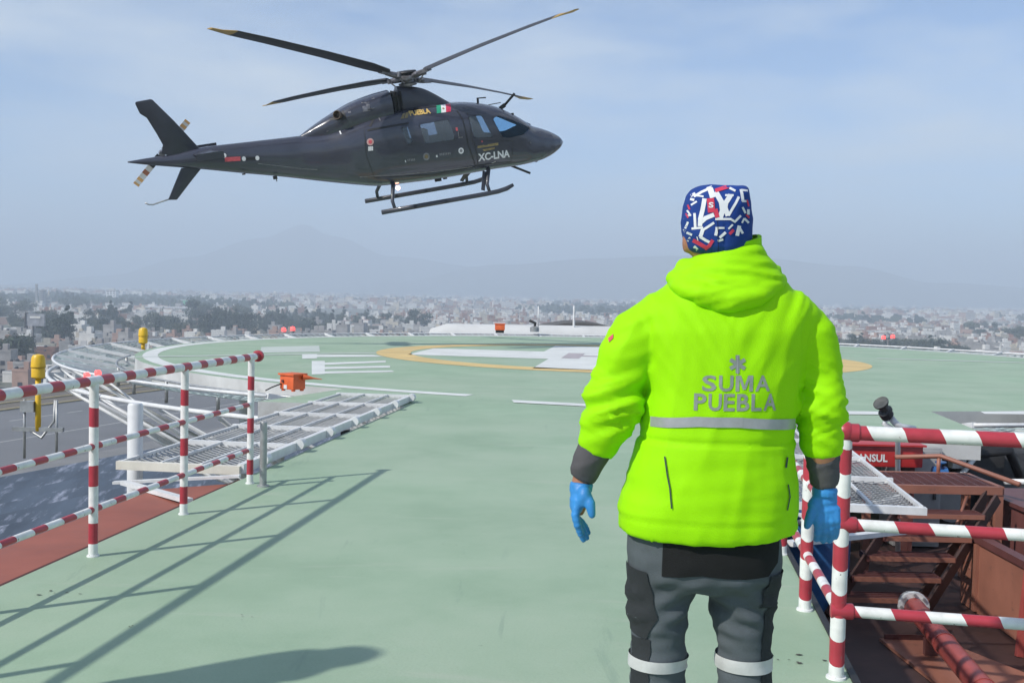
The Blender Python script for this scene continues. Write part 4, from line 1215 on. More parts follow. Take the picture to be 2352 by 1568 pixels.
# tail rotor on the far side
th = L(372, 352, 0.22)
tro = hpart(MB().lathe([(0.07, -0.2), (0.08, 0.0), (0.08, 0.06), (0.03, 0.09)], th, (0, 1, 0), 14), 'tail_rotor', HUBM, auto=40)
tip_ = L(326, 408, 0.26)
dv = (tip_ - th); dv.y = 0; dv.normalize()
pv = Vector((-dv.z, 0, dv.x))
cols = [(0.08, 0.42, BLADE), (0.42, 0.55, mat('tail_white', (0.72, 0.70, 0.68))), (0.55, 0.66, mat('tail_rust', (0.42, 0.16, 0.09))), (0.66, 0.78, bpy.data.materials['tail_white']), (0.78, 0.86, mat('tail_orange', (0.75, 0.42, 0.16))), (0.86, 0.93, bpy.data.materials['tail_white']), (0.93, 0.99, bpy.data.materials['tail_orange'])]
for sg in (1, -1):
    for r0, r1, m_ in cols:
        a, b = th + dv * sg * r0 + Vector((0, .05, 0)), th + dv * sg * r1 + Vector((0, .05, 0))
        MB().bar(a, b, 0.15, 0.018, (0, 1, 0)).build('blade_band', m_, tro)

# landing gear
sk = []
for sd in (-1, 1):
    P = [L(877, 488, -1.02), L(1000, 470, -1.02), L(1115, 452, -1.02), L(1145, 447, -1.02), L(1165, 442, -1.02), L(1180, 435, -1.02)]
    zl = P[0].z
    P = [Vector((p.x, sd * 1.02, zl + (0.0 if i < 3 else (0.01, 0.045, 0.11)[i - 3]))) for i, p in enumerate(P)]
    sk.append(hpart(MB().tube(P, [0.06] * 5 + [0.045], 12), 'skid', PAINT2, smooth=True))
    for f_ in (0.3, 0.6):
        q = P[0] + (P[2] - P[0]) * f_
        MB().lathe([(0.06, 0), (0.06, 0.08)], q, (1, 0, 0), 12).build('skid_clamp', PAINT2, sk[-1], auto=40)
    for xr, topx in ((L(908, 482, -1.02).x, L(892, 424, 0).x), (L(1126, 447, -1.02).x, L(1108, 400, 0).x)):
        zt = bf(topx) + 0.05
        hpart(MB().tube([Vector((xr, sd * 1.02, zl)), Vector((xr - 0.02, sd * 0.93, zl + 0.22)), Vector((topx, sd * 0.60, zt + 0.02)), Vector((topx, sd * 0.2, zt + 0.08))], [0.04, 0.045, 0.055, 0.055], 10), 'leg', PAINT2, smooth=True)
    hpart(MB().bar(Vector((L(1112, 448, -1.02).x, sd * .97, zl + .1)), Vector((L(1098, 400, 0).x, sd * .62, bf(L(1098, 400).x) + .05)), 0.10, 0.02, (0, 1, 0)), 'step', PAINT2)
# belly details
def belly(px, py, name, w, d, h, m_, y=-0.25):
    p = L(px, py, y); return hpart(MB().box(p, (w, d, h)), name, m_)
belly(1006, 412, 'belly_antenna', .16, .1, .10, BLACK); belly(1022, 408, 'belly_antenna', .10, .06, .08, BLACK)
belly(632, 408, 'belly_antenna', .10, .05, .08, BLACK); hpart(MB().tube([L(634, 408), L(636, 417)], 0.012, 6), 'belly_spike', BLACK, smooth=True)
belly(560, 400, 'belly_bump', .08, .06, .03, BLACK)
cmr = L(1231, 352, -0.22)
hpart(MB().lathe([(0.05, 0), (0.09, 0.05), (0.10, 0.14), (0.10, 0.30), (0.06, 0.34)], L(1229, 372, -0.22), cmr - L(1229, 372, -0.22), 14), 'nose_camera', DARK, auto=40)
hpart(MB().bar(L(1172, 380), L(1218, 398), 0.03, 0.06), 'wire_cutter', BLACK)
hpart(MB().bar(L(1148, 250), L(1160, 241), 0.04, 0.10).bar(L(1158, 243), L(1182, 215), 0.03, 0.06), 'wire_cutter', BLACK)
hpart(MB().tube([L(1098, 240), L(1097, 225)], 0.03, 8).bar(L(1096, 226), L(1116, 224.5), 0.02, 0.03), 'roof_antenna', BLACK)
hpart(MB().tube([L(1112, 243), L(1150, 236)], 0.012, 6), 'aerial_wire', BLACK, smooth=True)
hpart(MB().box(L(1172, 263, -0.3), (0.18, 0.05, 0.05)), 'wiper', BLACK)
hpart(MB().bar(L(1150, 256, -0.1), L(1218, 287, -0.1), 0.03, 0.04), 'windscreen_strut', BLACK)
bl = hpart(MB().lathe([(0.05, 0.0), (0.06, 0.04), (0.045, 0.24), (0.06, 0.27)], L(912, 424, -0.35), (0, 0, 1), 12), 'beacon', REDP2, auto=40)
MB().ball(L(914, 432, -0.35), 0.055, 10, 7).build('bulb', glow('belly_lamp', (1.0, 0.55, 0.42), 5.0), bl, smooth=True)

# rotor
zu = Vector((0, 0, 1))
hub = hpart(MB().lathe([(0.10, -0.34), (0.10, -0.20), (0.22, -0.18), (0.24, -0.12), (0.16, -0.10), (0.16, -0.04), (0.30, -0.02), (0.30, 0.05), (0.20, 0.09), (0.17, 0.13), (0.05, 0.15)], (0, 0, 0.0), n=24), 'rotor_hub', HUBM, auto=35)
MB().lathe([(0.24, 0), (0.26, 0.02), (0.24, 0.05), (0.1, 0.06)], (0, 0, 0.13), n=20).build('hub_cap', BLACK, hub, auto=40)
hpart(MB().tube([(0, 0, -0.7), (0, 0, -0.1)], 0.085, 14), 'mast', HUBM, smooth=True)
for k, (tx, ty, near) in enumerate(((480, 66, True), (1321, 23, True), (612, 242, False), (1219, 228, False))):
    d = ray(tx, ty).normalized(); oc = CAM - HUB
    b_ = oc.dot(d); c__ = oc.dot(oc) - 5.42 ** 2
    disc = max(0, b_ * b_ - c__)
    t_ = -b_ - sqrt(disc) if near else -b_ + sqrt(disc)
    tip = HRI @ (CAM + d * t_ - HUB)
    u = tip.normalized()
    v = zu.cross(u).normalized(); w = u.cross(v)
    rings = []
    for r, ch, tk, pit in ((0.62, 0.22, 0.10, 20), (0.95, 0.34, 0.07, 19), (1.2, 0.42, 0.06, 18), (2.5, 0.42, 0.055, 15), (4.0, 0.42, 0.05, 12), (4.86, 0.42, 0.045, 10)):
        cp, sp = cos(radians(pit)), sin(radians(pit))
        a, b = v * cp + w * sp, w * cp - v * sp
        sag = w * (0.05 * (r / 5.4) * (1 - r / 5.4) * 4)
        rings.append([u * r + sag + a * ch * e + b * tk * f_ for e, f_ in ((.62, 0), (.5, .5), (.1, .55), (-.38, .1), (-.38, -.1), (.1, -.35), (.5, -.3))])
    bl = hpart(MB().loft(rings), 'rotor_blade', BLADE, auto=50)
    rr = [rings[-1]]
    for r, ch in ((5.2, .40), (5.42, .26)):
        rr.append([u * r + v * ch * e + w * 0.032 * f_ for e, f_ in ((.62, 0), (.5, .5), (.1, .55), (-.38, .1), (-.38, -.1), (.1, -.35), (.5, -.3))])
    MB().loft(rr).build('blade_tip', TIP, bl, auto=50)
    MB().tube([u * 0.2, u * 0.45, u * 0.66], [0.085, 0.075, 0.06], 10).bar(u * 0.5 - v * 0.02, u * 0.82 - v * 0.02, 0.17, 0.07, w).build('blade_grip', HUBM, bl, auto=40)
    MB().tube([u * 0.42 + v * 0.22, u * 0.25 + v * 0.16 - zu * 0.18], 0.018, 6).tube([u * .3 - v * .1, u * .5 - v * .13], 0.03, 8).lathe([(0.045, -.06), (0.045, .06)], u * .42 + v * .22, w, 10).build('pitch_link', HUBM, bl, smooth=False)
# ================================================================== the medic
def cloth(name, col, rough=0.75, var=0.10, weave=260, bumpy=0.12, sheen=0.0, spec=0.3):
    m_ = mat(name, col, rough, var=var, vscale=7, bump=bumpy, bscale=weave, spec=spec)
    if sheen: m_.node_tree.nodes['Principled BSDF'].inputs['Sheen Weight'].default_value = sheen
    return m_
NEON = cloth('neon_yellow_green_cloth', (0.315, 0.735, 0.002), 0.7, var=0.05, spec=0.15)
SKIN = mat('skin', (0.36, 0.165, 0.095), 0.5, var=0.12, vscale=20)
TROUS = cloth('grey_work_cloth', (0.082, 0.098, 0.108), 0.85, var=0.15)
TBLACK = cloth('black_work_cloth', (0.008, 0.0085, 0.009), 0.85)
TDARK = cloth('dark_pocket_cloth', (0.026, 0.030, 0.033), 0.85)
UNDER = cloth('charcoal_knit', (0.085, 0.082, 0.088), 0.9)
GLOVE = mat('blue_nitrile', (0.035, 0.24, 0.58), 0.5, var=0.15, vscale=14, bump=0.2, bscale=45)
CAPB = cloth('blue_cap_cloth', (0.012, 0.05, 0.25), 0.8, var=0.2)
CAPW = cloth('white_cap_print', (0.70, 0.72, 0.74), 0.8, var=0.06)
CAPR = cloth('red_cap_print', (0.60, 0.05, 0.10), 0.8, var=0.25)
REFL = mat('reflective_tape', (0.40, 0.41, 0.42), 0.35, metal=0.3, var=0.12, vscale=20)
REFT = mat('reflective_lettering', (0.30, 0.34, 0.30), 0.4, metal=0.2, var=0.15, vscale=30)
BANDW = mat('silver_leg_tape', (0.52, 0.53, 0.52), 0.45, var=0.1, vscale=20)
ZIP = mat('dark_zip', (0.02, 0.05, 0.03), 0.6)
PY = 3.05
def P3(px, py, dy=0.0):
    return PP(px, py, PY + dy)
def ring(y, xl, xr, b, dy=0.0, n=32, ex=2.3, tilt=0.0):
    a_, b_ = P3(xl, y), P3(xr, y)
    c = (a_ + b_) / 2; hw_ = (b_ - a_).length / 2; u = (b_ - a_).normalized()
    out = []
    for k in range(n):
        t = 2 * pi * k / n
        co, si = cos(t), sin(t)
        e = u * hw_ * abs(co) ** (2 / ex) * (1 if co > 0 else -1)
        f = Vector((0, b * abs(si) ** (2 / ex) * (1 if si > 0 else -1) + dy, 0))
        out.append(c + e + f + Vector((0, 0, tilt * (1 if si > 0 else -1) * abs(si))))
    return out
def limb(pts, n=20):
    """pts: (px, py, radius, dy)"""
    return MB().tube([P3(p[0], p[1], p[3] if len(p) > 3 else 0) for p in pts], [p[2] for p in pts], n)
def join(*mbs):
    o = MB()
    for m_ in mbs: o.add(m_.v, m_.f)
    return o
NV = noise.noise
def wrinkle(me, fn):
    ns = [v.normal.copy() for v in me.vertices]
    for v, n_ in zip(me.vertices, ns):
        d = fn(v.co, n_)
        if d: v.co += n_ * d
    me.update()
base = P3(1612, 1888)
base.z = 0.0

# --- body: one continuous figure
head = MB()
head.ball(P3(1645, 528, 0.0), (0.080, 0.098, 0.118), 24, 16)
head.ball(P3(1646, 572, 0.035), (0.062, 0.075, 0.075), 20, 12)                 # jaw
head.ball(P3(1646, 552, 0.112), (0.016, 0.024, 0.026), 10, 8)                   # nose
head.ball(P3(1646, 583, 0.095), (0.028, 0.018, 0.010), 10, 8)                   # lips
for s in (-1, 1):
    head.ball(P3(1646 + s * 70, 556, 0.0), (0.012, 0.022, 0.034), 10, 8)        # ears
    head.ball(P3(1646 + s * 26, 535, 0.088), (0.018, 0.014, 0.010), 10, 8)      # brow and eyes
neck = limb([(1645, 575, .058, 0.01), (1652, 640, .062, 0), (1655, 700, .09, 0)])
torso = MB().loft([ring(680, 1560, 1760, .07), ring(720, 1480, 1850, .10), ring(800, 1492, 1832, .125), ring(950, 1510, 1805, .12), ring(1100, 1480, 1790, .125), ring(1250, 1455, 1778, .125), ring(1330, 1460, 1770, .11)])
armL = limb([(1475, 745, .06), (1430, 850, .055), (1400, 940, .05, -.02), (1368, 1030, .042, -.01), (1340, 1095, .030, .01), (1334, 1125, .030, .01)])
armR = limb([(1855, 750, .06), (1878, 850, .055), (1886, 940, .05, -.02), (1889, 1040, .042, -.02), (1894, 1118, .031, .01), (1894, 1150, .031, .01)])
legs = join(limb([(1522, 1300, .085), (1512, 1420, .07), (1513, 1520, .056), (1511, 1640, .056, -.01), (1509, 1800, .042), (1508, 1850, .042)]),
            limb([(1708, 1300, .085), (1706, 1420, .07), (1708, 1520, .056), (1710, 1640, .056, -.01), (1711, 1800, .042), (1712, 1850, .042)]))
handc = MB()
for cx_, side in ((1334, -1), (1893, 1)):
    handc.ball(P3(cx_, 1150, 0.01), (0.018 if side < 0 else 0.03, 0.03, 0.045), 12, 8)
feet = join(MB().ball(P3(1508, 1868, 0.05), (0.04, 0.10, 0.035)), MB().ball(P3(1712, 1868, 0.05), (0.04, 0.10, 0.035)))
med = thing('person', base, 'person seen from behind in neon yellow green jacket and patterned blue cap', 'person')
bme = remesh(join(head, neck, torso, armL, armR, legs, handc, feet), 0.009, 4)
body = put(bme, 'body', SKIN, med)

# --- trousers
tr_mb = join(MB().loft([ring(1170, 1450, 1782, .125), ring(1215, 1440, 1790, .135), ring(1270, 1437, 1792, .145), ring(1315, 1440, 1790, .142), ring(1345, 1462, 1775, .11)]),
             limb([(1524, 1290, .098), (1520, 1335, .101), (1513, 1400, .091), (1514, 1450, .082), (1513, 1490, .077), (1511, 1568, .078), (1510, 1700, .075), (1509, 1820, .068), (1508, 1862, .066)]),
             limb([(1704, 1290, .098), (1702, 1340, .103), (1704, 1400, .090), (1708, 1450, .080), (1709, 1490, .075), (1710, 1568, .075), (1711, 1700, .073), (1711, 1820, .068), (1712, 1862, .066)]))
tme = remesh(tr_mb, 0.0085, 5)
zk = P3(1500, 1440).z
def trw(p, n_):
    f = NV(Vector((p.x * 9, p.y * 7, p.z * 4))) * 0.006
    knee = math.exp(-((p.z - zk) / 0.13) ** 2)
    f += (NV(Vector((p.x * 8 + p.z * 10, p.y * 8, p.z * 34))) * 0.009) * (0.25 + knee)
    cr = math.exp(-((p.z - P3(0, 1340).z) / 0.09) ** 2)
    f += 0.005 * cr * sin(p.z * 90 + abs(p.x - base.x) * 60)
    hemw = math.exp(-((p.z - 0.08) / 0.07) ** 2)
    f += 0.008 * hemw * sin(p.z * 110 + NV(p * 9) * 2)
    return f
wrinkle(tme, trw)
trousers = put(tme, 'trousers', TROUS, med)
off0 = org(med)
TB = BVHTree.FromPolygons([v.co + off0 for v in tme.vertices], [tuple(p.vertices) for p in tme.polygons])
def PX(px, py, bv):
    d = ray(px, py).normalized()
    h_ = bv.ray_cast(CAM, d)
    p = h_[0] if h_[0] is not None else PP(px, py, PY - 0.05)
    return (p.x, p.z)
def onback(polys, name, mt, parent, bv, off, step=0.02):
    """patches given by outline as seen on the back, pressed forward onto the cloth"""
    out = []
    for p in polys: out.append([PX(q[0], q[1], bv) for q in p])
    V, F = flat(out, step)
    return lay(V, F, name, mt, parent, bv, lambda u, v: (u, PY - 0.6, v), (0, 1, 0), off, org(parent))
def onside(polys, name, mt, sd, off):
    # outlines given as (metres behind the side line, picture height), pressed in from the side and slightly from behind
    out = [[(a, P3(1612, y).z) for a, y in p] for p in polys]
    V, F = flat(out, 0.02)
    d_ = Vector((-sd * 0.8, 0.6, 0)); e_ = Vector((sd * 0.6, 0.8, 0))
    c_ = P3(1515 if sd < 0 else 1706, 1400)
    return lay(V, F, name, mt, trousers, TB, lambda u, v: Vector((c_.x, c_.y, v)) - e_ * u - d_ * 0.5, d_, off, org(trousers))
onback([[(1523, 1205), (1519, 1322), (1560, 1325), (1612, 1322), (1660, 1328), (1712, 1330), (1765, 1322), (1786, 1290), (1790, 1205)]], 'seat_panel', TBLACK, trousers, TB, 0.004)
onside([[(-.075, 1288), (.05, 1296), (.065, 1400), (.03, 1452), (-.06, 1440)]], 'thigh_pocket', TDARK, -1, 0.005)
onside([[(-.03, 1452), (.04, 1452), (.035, 1600), (-.03, 1600)]], 'side_stripe', TDARK, -1, 0.004)
onside([[(-.08, 1300), (.06, 1296), (.06, 1372), (-.08, 1372)]], 'cargo_pocket', TDARK, 1, 0.007)
onside([[(-.035, 1374), (.035, 1374), (.03, 1600), (-.03, 1600)]], 'side_stripe', TDARK, 1, 0.004)
def wrapband(pts, ya, yb, name, mt, parent, bv, off=0.0035):
    n = 44; rings = []
    for j in range(4):
        y = ya + (yb - ya) * j / 3
        r = []
        for k in range(n):
            a = 2 * pi * k / n
            c = P3(pts, y)
            dr = Vector((cos(a), sin(a), 0.0))
            h_ = bv.ray_cast(c + dr * 0.118, -dr)
            r.append((h_[0] if h_[0] else c + dr * 0.08) + dr * off)
        rings.append(r)
    return MB().loft(rings, False).build(name, mt, parent, smooth=True)
wrapband(1513, 1498, 1524, 'reflective_band', BANDW, trousers, TB, 0.006)
wrapband(1709, 1498, 1528, 'reflective_band', BANDW, trousers, TB, 0.006)
for x in (1508, 1712):
    sh = MB().loft([[P3(x, 1868, 0.045) + Vector((a * w_, b * l_, z - P3(x, 1868).z)) for a, b in ((cos(t), sin(t)) for t in [2 * pi * k / 18 for k in range(18)])] for z, w_, l_ in ((0.002, .052, .145), (0.03, .055, .15), (0.06, .05, .135), (0.10, .045, .085), (0.15, .046, .06))])
    sh.build('boot', BLACK, med, smooth=True)

# --- jacket
torso = MB().loft([ring(1207, 1422, 1828, .160, -.0, tilt=.022), ring(1193, 1424, 1826, .166, 0, tilt=.020), ring(1165, 1421, 1828, .170, 0, tilt=.012), ring(1100, 1440, 1826, .168), ring(1040, 1455, 1820, .163), ring(980, 1476, 1819, .158),
    ring(900, 1486, 1832, .158), ring(820, 1478, 1846, .153), ring(760, 1458, 1868, .146), ring(722, 1452, 1880, .130), ring(700, 1466, 1868, .120), ring(682, 1492, 1846, .110), ring(662, 1525, 1812, .098), ring(638, 1560, 1782, .092)])
slL = limb([(1500, 725, .055), (1474, 760, .080), (1440, 820, .079), (1424, 870, .071), (1410, 920, .072, -.015), (1388, 980, .063, -.015), (1371, 1025, .053, -.01), (1366, 1040, .048, -.01)])
slR = limb([(1836, 730, .055), (1850, 766, .078), (1872, 830, .069), (1879, 880, .063), (1882, 925, .061, -.015), (1885, 980, .058, -.015), (1888, 1030, .053, -.01), (1889, 1048, .050, -.01)])
jme = remesh(join(torso, slL, slR), 0.0082, 4)
shL, cuL, shR, cuR = P3(1470, 760), P3(1366, 1040), P3(1855, 760), P3(1889, 1048)
zhem = P3(1620, 1190).z
def segd(p, a, b):
    ab = b - a; t = max(0, min(1, (p - a).dot(ab) / ab.dot(ab)))
    return (p - (a + ab * t)).length, t
def folds(p, ang, fx_, fz_, seed):
    """soft ridges running along a slanted direction"""
    u = p.x * cos(ang) + p.z * sin(ang); v = -p.x * sin(ang) + p.z * cos(ang)
    n_ = NV(Vector((u * fx_, v * fz_, p.y * 2.5 + seed)))
    return (1 - abs(n_) * 2.2)
def jw(p, n_):
    d = NV(Vector((p.x * 5, p.y * 5, p.z * 4))) * 0.004
    dl, tl = segd(p, shL, cuL); dr_, tr_ = segd(p, shR, cuR)
    aL = max(0, 1 - max(0, dl - 0.082) / 0.03); aR = max(0, 1 - max(0, dr_ - 0.076) / 0.03)
    if aL > 0 or aR > 0:
        t = tl if aL > aR else tr_; a = max(aL, aR)
        sg_ = 1 if aL > aR else -1
        el = math.exp(-((t - 0.62) / 0.24) ** 2)
        s_ = folds(p, sg_ * 0.35, 6.0, 30, 3 if sg_ > 0 else 8)
        d += a * ((0.003 + 0.013 * el) * s_)
        d += a * 0.007 * el * folds(p, -sg_ * 0.5, 8, 40, 17)
        d += a * 0.004 * folds(p, sg_ * 1.2, 3.0, 14, 5) * (1 - t)
    body_ = 1 - max(aL, aR)
    if body_ > 0:
        up = max(0, min(1, (p.z - P3(1640, 1000).z) / 0.32))
        sx = (p.x - P3(1650, 900).x)
        d += body_ * up * 0.0058 * folds(p, (0.55 if sx < 0 else -0.55) + pi / 2, 3.6, 25, 21 if sx < 0 else 30)
        d += body_ * 0.0035 * folds(p, pi / 2 - 0.15, 2.4, 14, 40)
        lo = max(0, 1 - abs(p.z - zhem - 0.11) / 0.13)
        d += body_ * lo * 0.004 * folds(p, 0.05, 3.0, 22, 50)
        d -= 0.007 * math.exp(-((p.z - P3(1650, 1003).z) / 0.006) ** 2) * (1 if abs(sx) < 0.22 else 0) * body_
        hl_ = math.exp(-((p.z - zhem - 0.012) / 0.008) ** 2)
        d -= 0.003 * hl_
        # sleeve seams
        ds = abs(abs(sx + 0.0) - 0.205)
        if P3(1600, 900).z < p.z < P3(1600, 730).z: d -= 0.003 * math.exp(-(ds / 0.008) ** 2)
    return d
wrinkle(jme, jw)
jacket = put(jme, 'jacket', NEON, med)
JB = BVHTree.FromPolygons([v.co + off0 for v in jme.vertices], [tuple(p.vertices) for p in jme.polygons])
# hood lying on the shoulders
def sweep(pts, r): return MB().tube([P3(*p) for p in pts], r, 14)
hood = join(
    sweep([(1544, 640, .0), (1566, 656, -.07), (1612, 676, -.114), (1680, 690, -.126), (1740, 681, -.118), (1778, 655, -.075), (1792, 640, -.01)], [.016, .024, .029, .031, .029, .024, .017]),
    sweep([(1566, 624, .02), (1596, 645, -.07), (1648, 660, -.102), (1716, 659, -.104), (1762, 643, -.07), (1780, 626, .0)], [.022, .028, .032, .032, .028, .022]),
    sweep([(1570, 615, .03), (1605, 630, -.06), (1665, 640, -.094), (1735, 632, -.08), (1772, 618, -.03)], [.022, .027, .030, .027, .021]),
    MB().loft([ring(655, 1540, 1798, .100, -.02), ring(628, 1560, 1790, .098, -.02), ring(602, 1588, 1764, .092, -.012), ring(584, 1602, 1752, .088, -.008), ring(566, 1616, 1744, .084, -.004)]))
hme = remesh(hood, 0.008, 4)
def hw_(p, n_):
    return 0.007 * folds(p, -0.12, 4, 30, 60) + 0.004 * folds(p, 0.18, 5, 40, 66) + 0.003 * NV(p * 12)
wrinkle(hme, hw_)
put(hme, 'hood', NEON, med)
# stand-up collar, higher on the right
cl = MB(); rgs = []
for k in range(29):
    a = radians(150) + radians(245) * k / 28
    f_ = max(0.0, min(1.0, (k - 10) / 15))
    bx_ = P3(1672, 585, 0) + Vector((0.093 * cos(a), 0.088 * sin(a), -0.01))
    tx_ = P3(1671, 572 - 36 * f_, 0) + Vector((0.092 * cos(a), 0.090 * sin(a), 0))
    iw = Vector((-cos(a), -sin(a), 0)) * 0.010
    rgs.append([bx_, tx_, tx_ + iw, bx_ + iw])
cl.loft(rgs).build('collar', NEON, med, smooth=False)
MB().add([p for r in rgs[18:] for p in (r[3] + (r[2] - r[3]) * 0.1, r[2] - (r[2] - r[3]) * 0.12)], [(2 * i, 2 * i + 1, 2 * i + 3, 2 * i + 2) for i in range(len(rgs[18:]) - 1)]).build('collar_lining', TBLACK, med)
# prints, tape, zips
def bstroke(pl, w): return stroke(pl, w)
onback([q for q in stroke([(1500, 967), (1600, 968), (1700, 970), (1819, 972)], 23)], 'reflective_strip', REFL, jacket, JB, 0.0035)
def btext(t, xl, xr, yb, yt, bold):
    V, F = letters(t, 0.022, 0.06, 1.01)
    q0, q1, q2 = PX(xl, yb, JB), PX(xr, yb, JB), PX((xl + xr) / 2, yt, JB)
    V = [(q0[0] + (q1[0] - q0[0]) * u, q0[1] + (q1[1] - q0[1]) * u + (q2[1] - (q0[1] + q1[1]) / 2) * v) for u, v in V]
    return lay(V, F, 'lettering', REFT, jacket, JB, lambda u, v: (u, PY - 0.6, v), (0, 1, 0), 0.0015, org(jacket))
btext('SUMA', 1612, 1768, 898, 862, 0.018)
btext('PUEBLA', 1593, 1782, 942, 904, 0.018)
sx_, sy_ = 1694, 836
star = []
for k in range(3):
    a = k * pi / 3
    star += stroke([(sx_ - 17 * sin(a), sy_ - 18 * cos(a)), (sx_ + 17 * sin(a), sy_ + 18 * cos(a))], 9)
onback(star, 'star_of_life', REFT, jacket, JB, 0.0015)
onback(stroke([(sx_, sy_ - 20), (sx_, sy_ + 22)], 2.5), 'star_staff', REFL, jacket, JB, 0.0025)
onback(stroke([(1526, 1048), (1532, 1090), (1538, 1120), (1542, 1166)], 3.4), 'zip', ZIP, jacket, JB, 0.0045)
onback(stroke([(1810, 1112), (1814, 1140), (1808, 1170)], 2.6), 'zip', ZIP, jacket, JB, 0.0045)
onback(stroke([(1808, 1050), (1805, 1072)], 4), 'zip', ZIP, jacket, JB, 0.0045)
onback([[(1398, 786), (1408, 776), (1408, 766), (1396, 776)]], 'sleeve_patch', REDP2, jacket, JB, 0.004)
# knitted sleeves
def sleeve(pts):
    me_ = remesh(limb(pts, 22), 0.006, 3)
    wrinkle(me_, lambda p, n_: 0.004 * folds(p, 0.25, 5, 26, 80) + 0.002 * NV(p * 25))
    return put(me_, 'undersleeve', UNDER, med)
sleeve([(1370, 1020, .047, -.01), (1356, 1052, .045, -.005), (1345, 1078, .041, 0), (1337, 1098, .033, .005)])
sleeve([(1889, 1030, .046, -.01), (1891, 1075, .043, -.005), (1893, 1112, .036, .005)])
# gloves
def glove(palm, fingers, thumb, cuff):
    mb_ = MB()
    for a in palm: mb_.ball(P3(a[0], a[1], a[2]), a[3], 16, 10)
    for f_ in fingers + [thumb]:
        mb_ = join(mb_, limb(f_, 12))
        mb_.ball(P3(f_[-1][0], f_[-1][1], f_[-1][3]), f_[-1][2], 10, 8)
    mb_ = join(mb_, limb(cuff, 16))
    me_ = remesh(mb_, 0.0035, 3)
    wrinkle(me_, lambda p, n_: 0.0015 * folds(p, 0.2, 8, 60, 5))
    return put(me_, 'glove', GLOVE, med)
fl = []
for i, (dy, x3, y3, x4, y4) in enumerate(((-.034, 1326, 1206, 1334, 1228), (-.012, 1330, 1212, 1340, 1238), (.012, 1335, 1210, 1347, 1234), (.034, 1340, 1203, 1351, 1222))):
    fl.append([(1325, 1158, .011, dy * .9), (1321, 1184, .0105, dy), (x3, y3, .0095, dy * 1.05), (x4, y4, .0078, dy * 1.05 + .01)])
glove([(1330, 1128, .005, (.024, .036, .034)), (1325, 1152, .0, (.020, .044, .034)), (1342, 1140, -.03, (.020, .024, .030))], fl,
      [(1344, 1136, .017, -.03), (1355, 1155, .0145, -.045), (1358, 1172, .0115, -.05), (1360, 1182, .0095, -.05)], [(1336, 1108, .032, .006), (1334, 1128, .031, .005)])
fr2 = []
for i, (x, l1) in enumerate(((1879, 0), (1894, 4), (1909, 3), (1922, -6))):
    fr2.append([(x - (x - 1895) * .15, 1172, .0125, -.008), (x, 1196, .0115, -.012), (x - 1, 1220 + l1, .0105, .004), (x - 4, 1238 + l1, .0088, .028)])
glove([(1893, 1150, .0, (.036, .022, .036)), (1897, 1172, -.003, (.041, .020, .030)), (1872, 1160, .0, (.020, .020, .026))], fr2,
      [(1872, 1158, .016, .0), (1862, 1182, .0135, -.006), (1856, 1198, .011, -.004), (1854, 1208, .009, .0)], [(1895, 1118, .034, .006), (1894, 1140, .034, .004)])
# --- cap
cap_mb = MB().loft([ring(584, 1597, 1702, .090, 0), ring(570, 1580, 1714, .101, 0), ring(545, 1570, 1721, .107, 0), ring(510, 1567, 1723, .110, 0), ring(474, 1572, 1722, .108, 0), ring(450, 1580, 1719, .098, 0), ring(437, 1590, 1715, .085, 0), ring(430, 1604, 1706, .06, 0), ring(428, 1640, 1690, .03, 0)])
cme = remesh(cap_mb, 0.005, 3)
wrinkle(cme, lambda p, n_: 0.003 * folds(p, 0.9, 6, 16, 90) + 0.0022 * folds(p, -0.5, 8, 20, 95) - 0.003 * math.exp(-((p.x - P3(1648, 500).x) / 0.004) ** 2) * (1 if p.z < P3(0, 500).z + .02 else 0))
capo = put(cme, 'cap', CAPB, med)
KB = BVHTree.FromPolygons([v.co + off0 for v in cme.vertices], [tuple(p.vertices) for p in cme.polygons])
cz = lambda *P: [(1552.7 + a * .1406, 404.25 + b * .1406) for a, b in P]
whites = [([(655, 280), (740, 430), (760, 560), (720, 680)], 86), ([(930, 315), (810, 315)], 34), ([(880, 330), (810, 440), (800, 520), (840, 630)], 80), ([(1020, 350), (940, 500), (860, 640)], 42),
    ([(650, 705), (890, 705), (960, 748), (1050, 655)], 36), ([(460, 390), (430, 560), (395, 700), (390, 800)], 72), ([(390, 770), (480, 690), (600, 640)], 70), ([(300, 620), (312, 840)], 42), ([(262, 860), (430, 845)], 36),
    ([(545, 200), (590, 330)], 92), ([(520, 215), (420, 260), (300, 330)], 40), ([(330, 320), (440, 335)], 28), ([(610, 770), (520, 830), (440, 880)], 40), ([(430, 890), (400, 980)], 62), ([(400, 1000), (480, 1050), (560, 1090)], 46),
    ([(650, 850), (780, 850)], 32), ([(670, 860), (648, 960)], 50), ([(1030, 830), (1000, 960)], 60), ([(1030, 840), (1085, 930)], 40), ([(1060, 230), (1090, 400)], 46), ([(1090, 412), (1140, 412)], 36), ([(1080, 232), (1160, 240)], 34),
    ([(125, 690), (225, 630)], 34), ([(180, 570), (235, 645)], 30), ([(250, 320), (300, 290)], 44), ([(240, 380), (285, 390)], 40), ([(1180, 560), (1180, 620)], 44), ([(130, 1080), (160, 1150)], 34), ([(300, 1160), (340, 1200)], 46), ([(110, 890), (135, 905)], 34), ([(1090, 520), (1130, 600)], 34), ([(960, 560), (1010, 640)], 0.1), ([(1120, 700), (1180, 760)], 36), ([(1080, 760), (1110, 700)], 30), ([(190, 760), (150, 850)], 34), ([(180, 930), (250, 960)], 36), ([(220, 1010), (190, 1060)], 30), ([(720, 1000), (800, 930)], 44), ([(690, 1060), (760, 1040)], 36), ([(860, 860), (920, 800)], 30), ([(250, 470), (330, 420)], 30), ([(880, 200), (960, 240)], 36)]
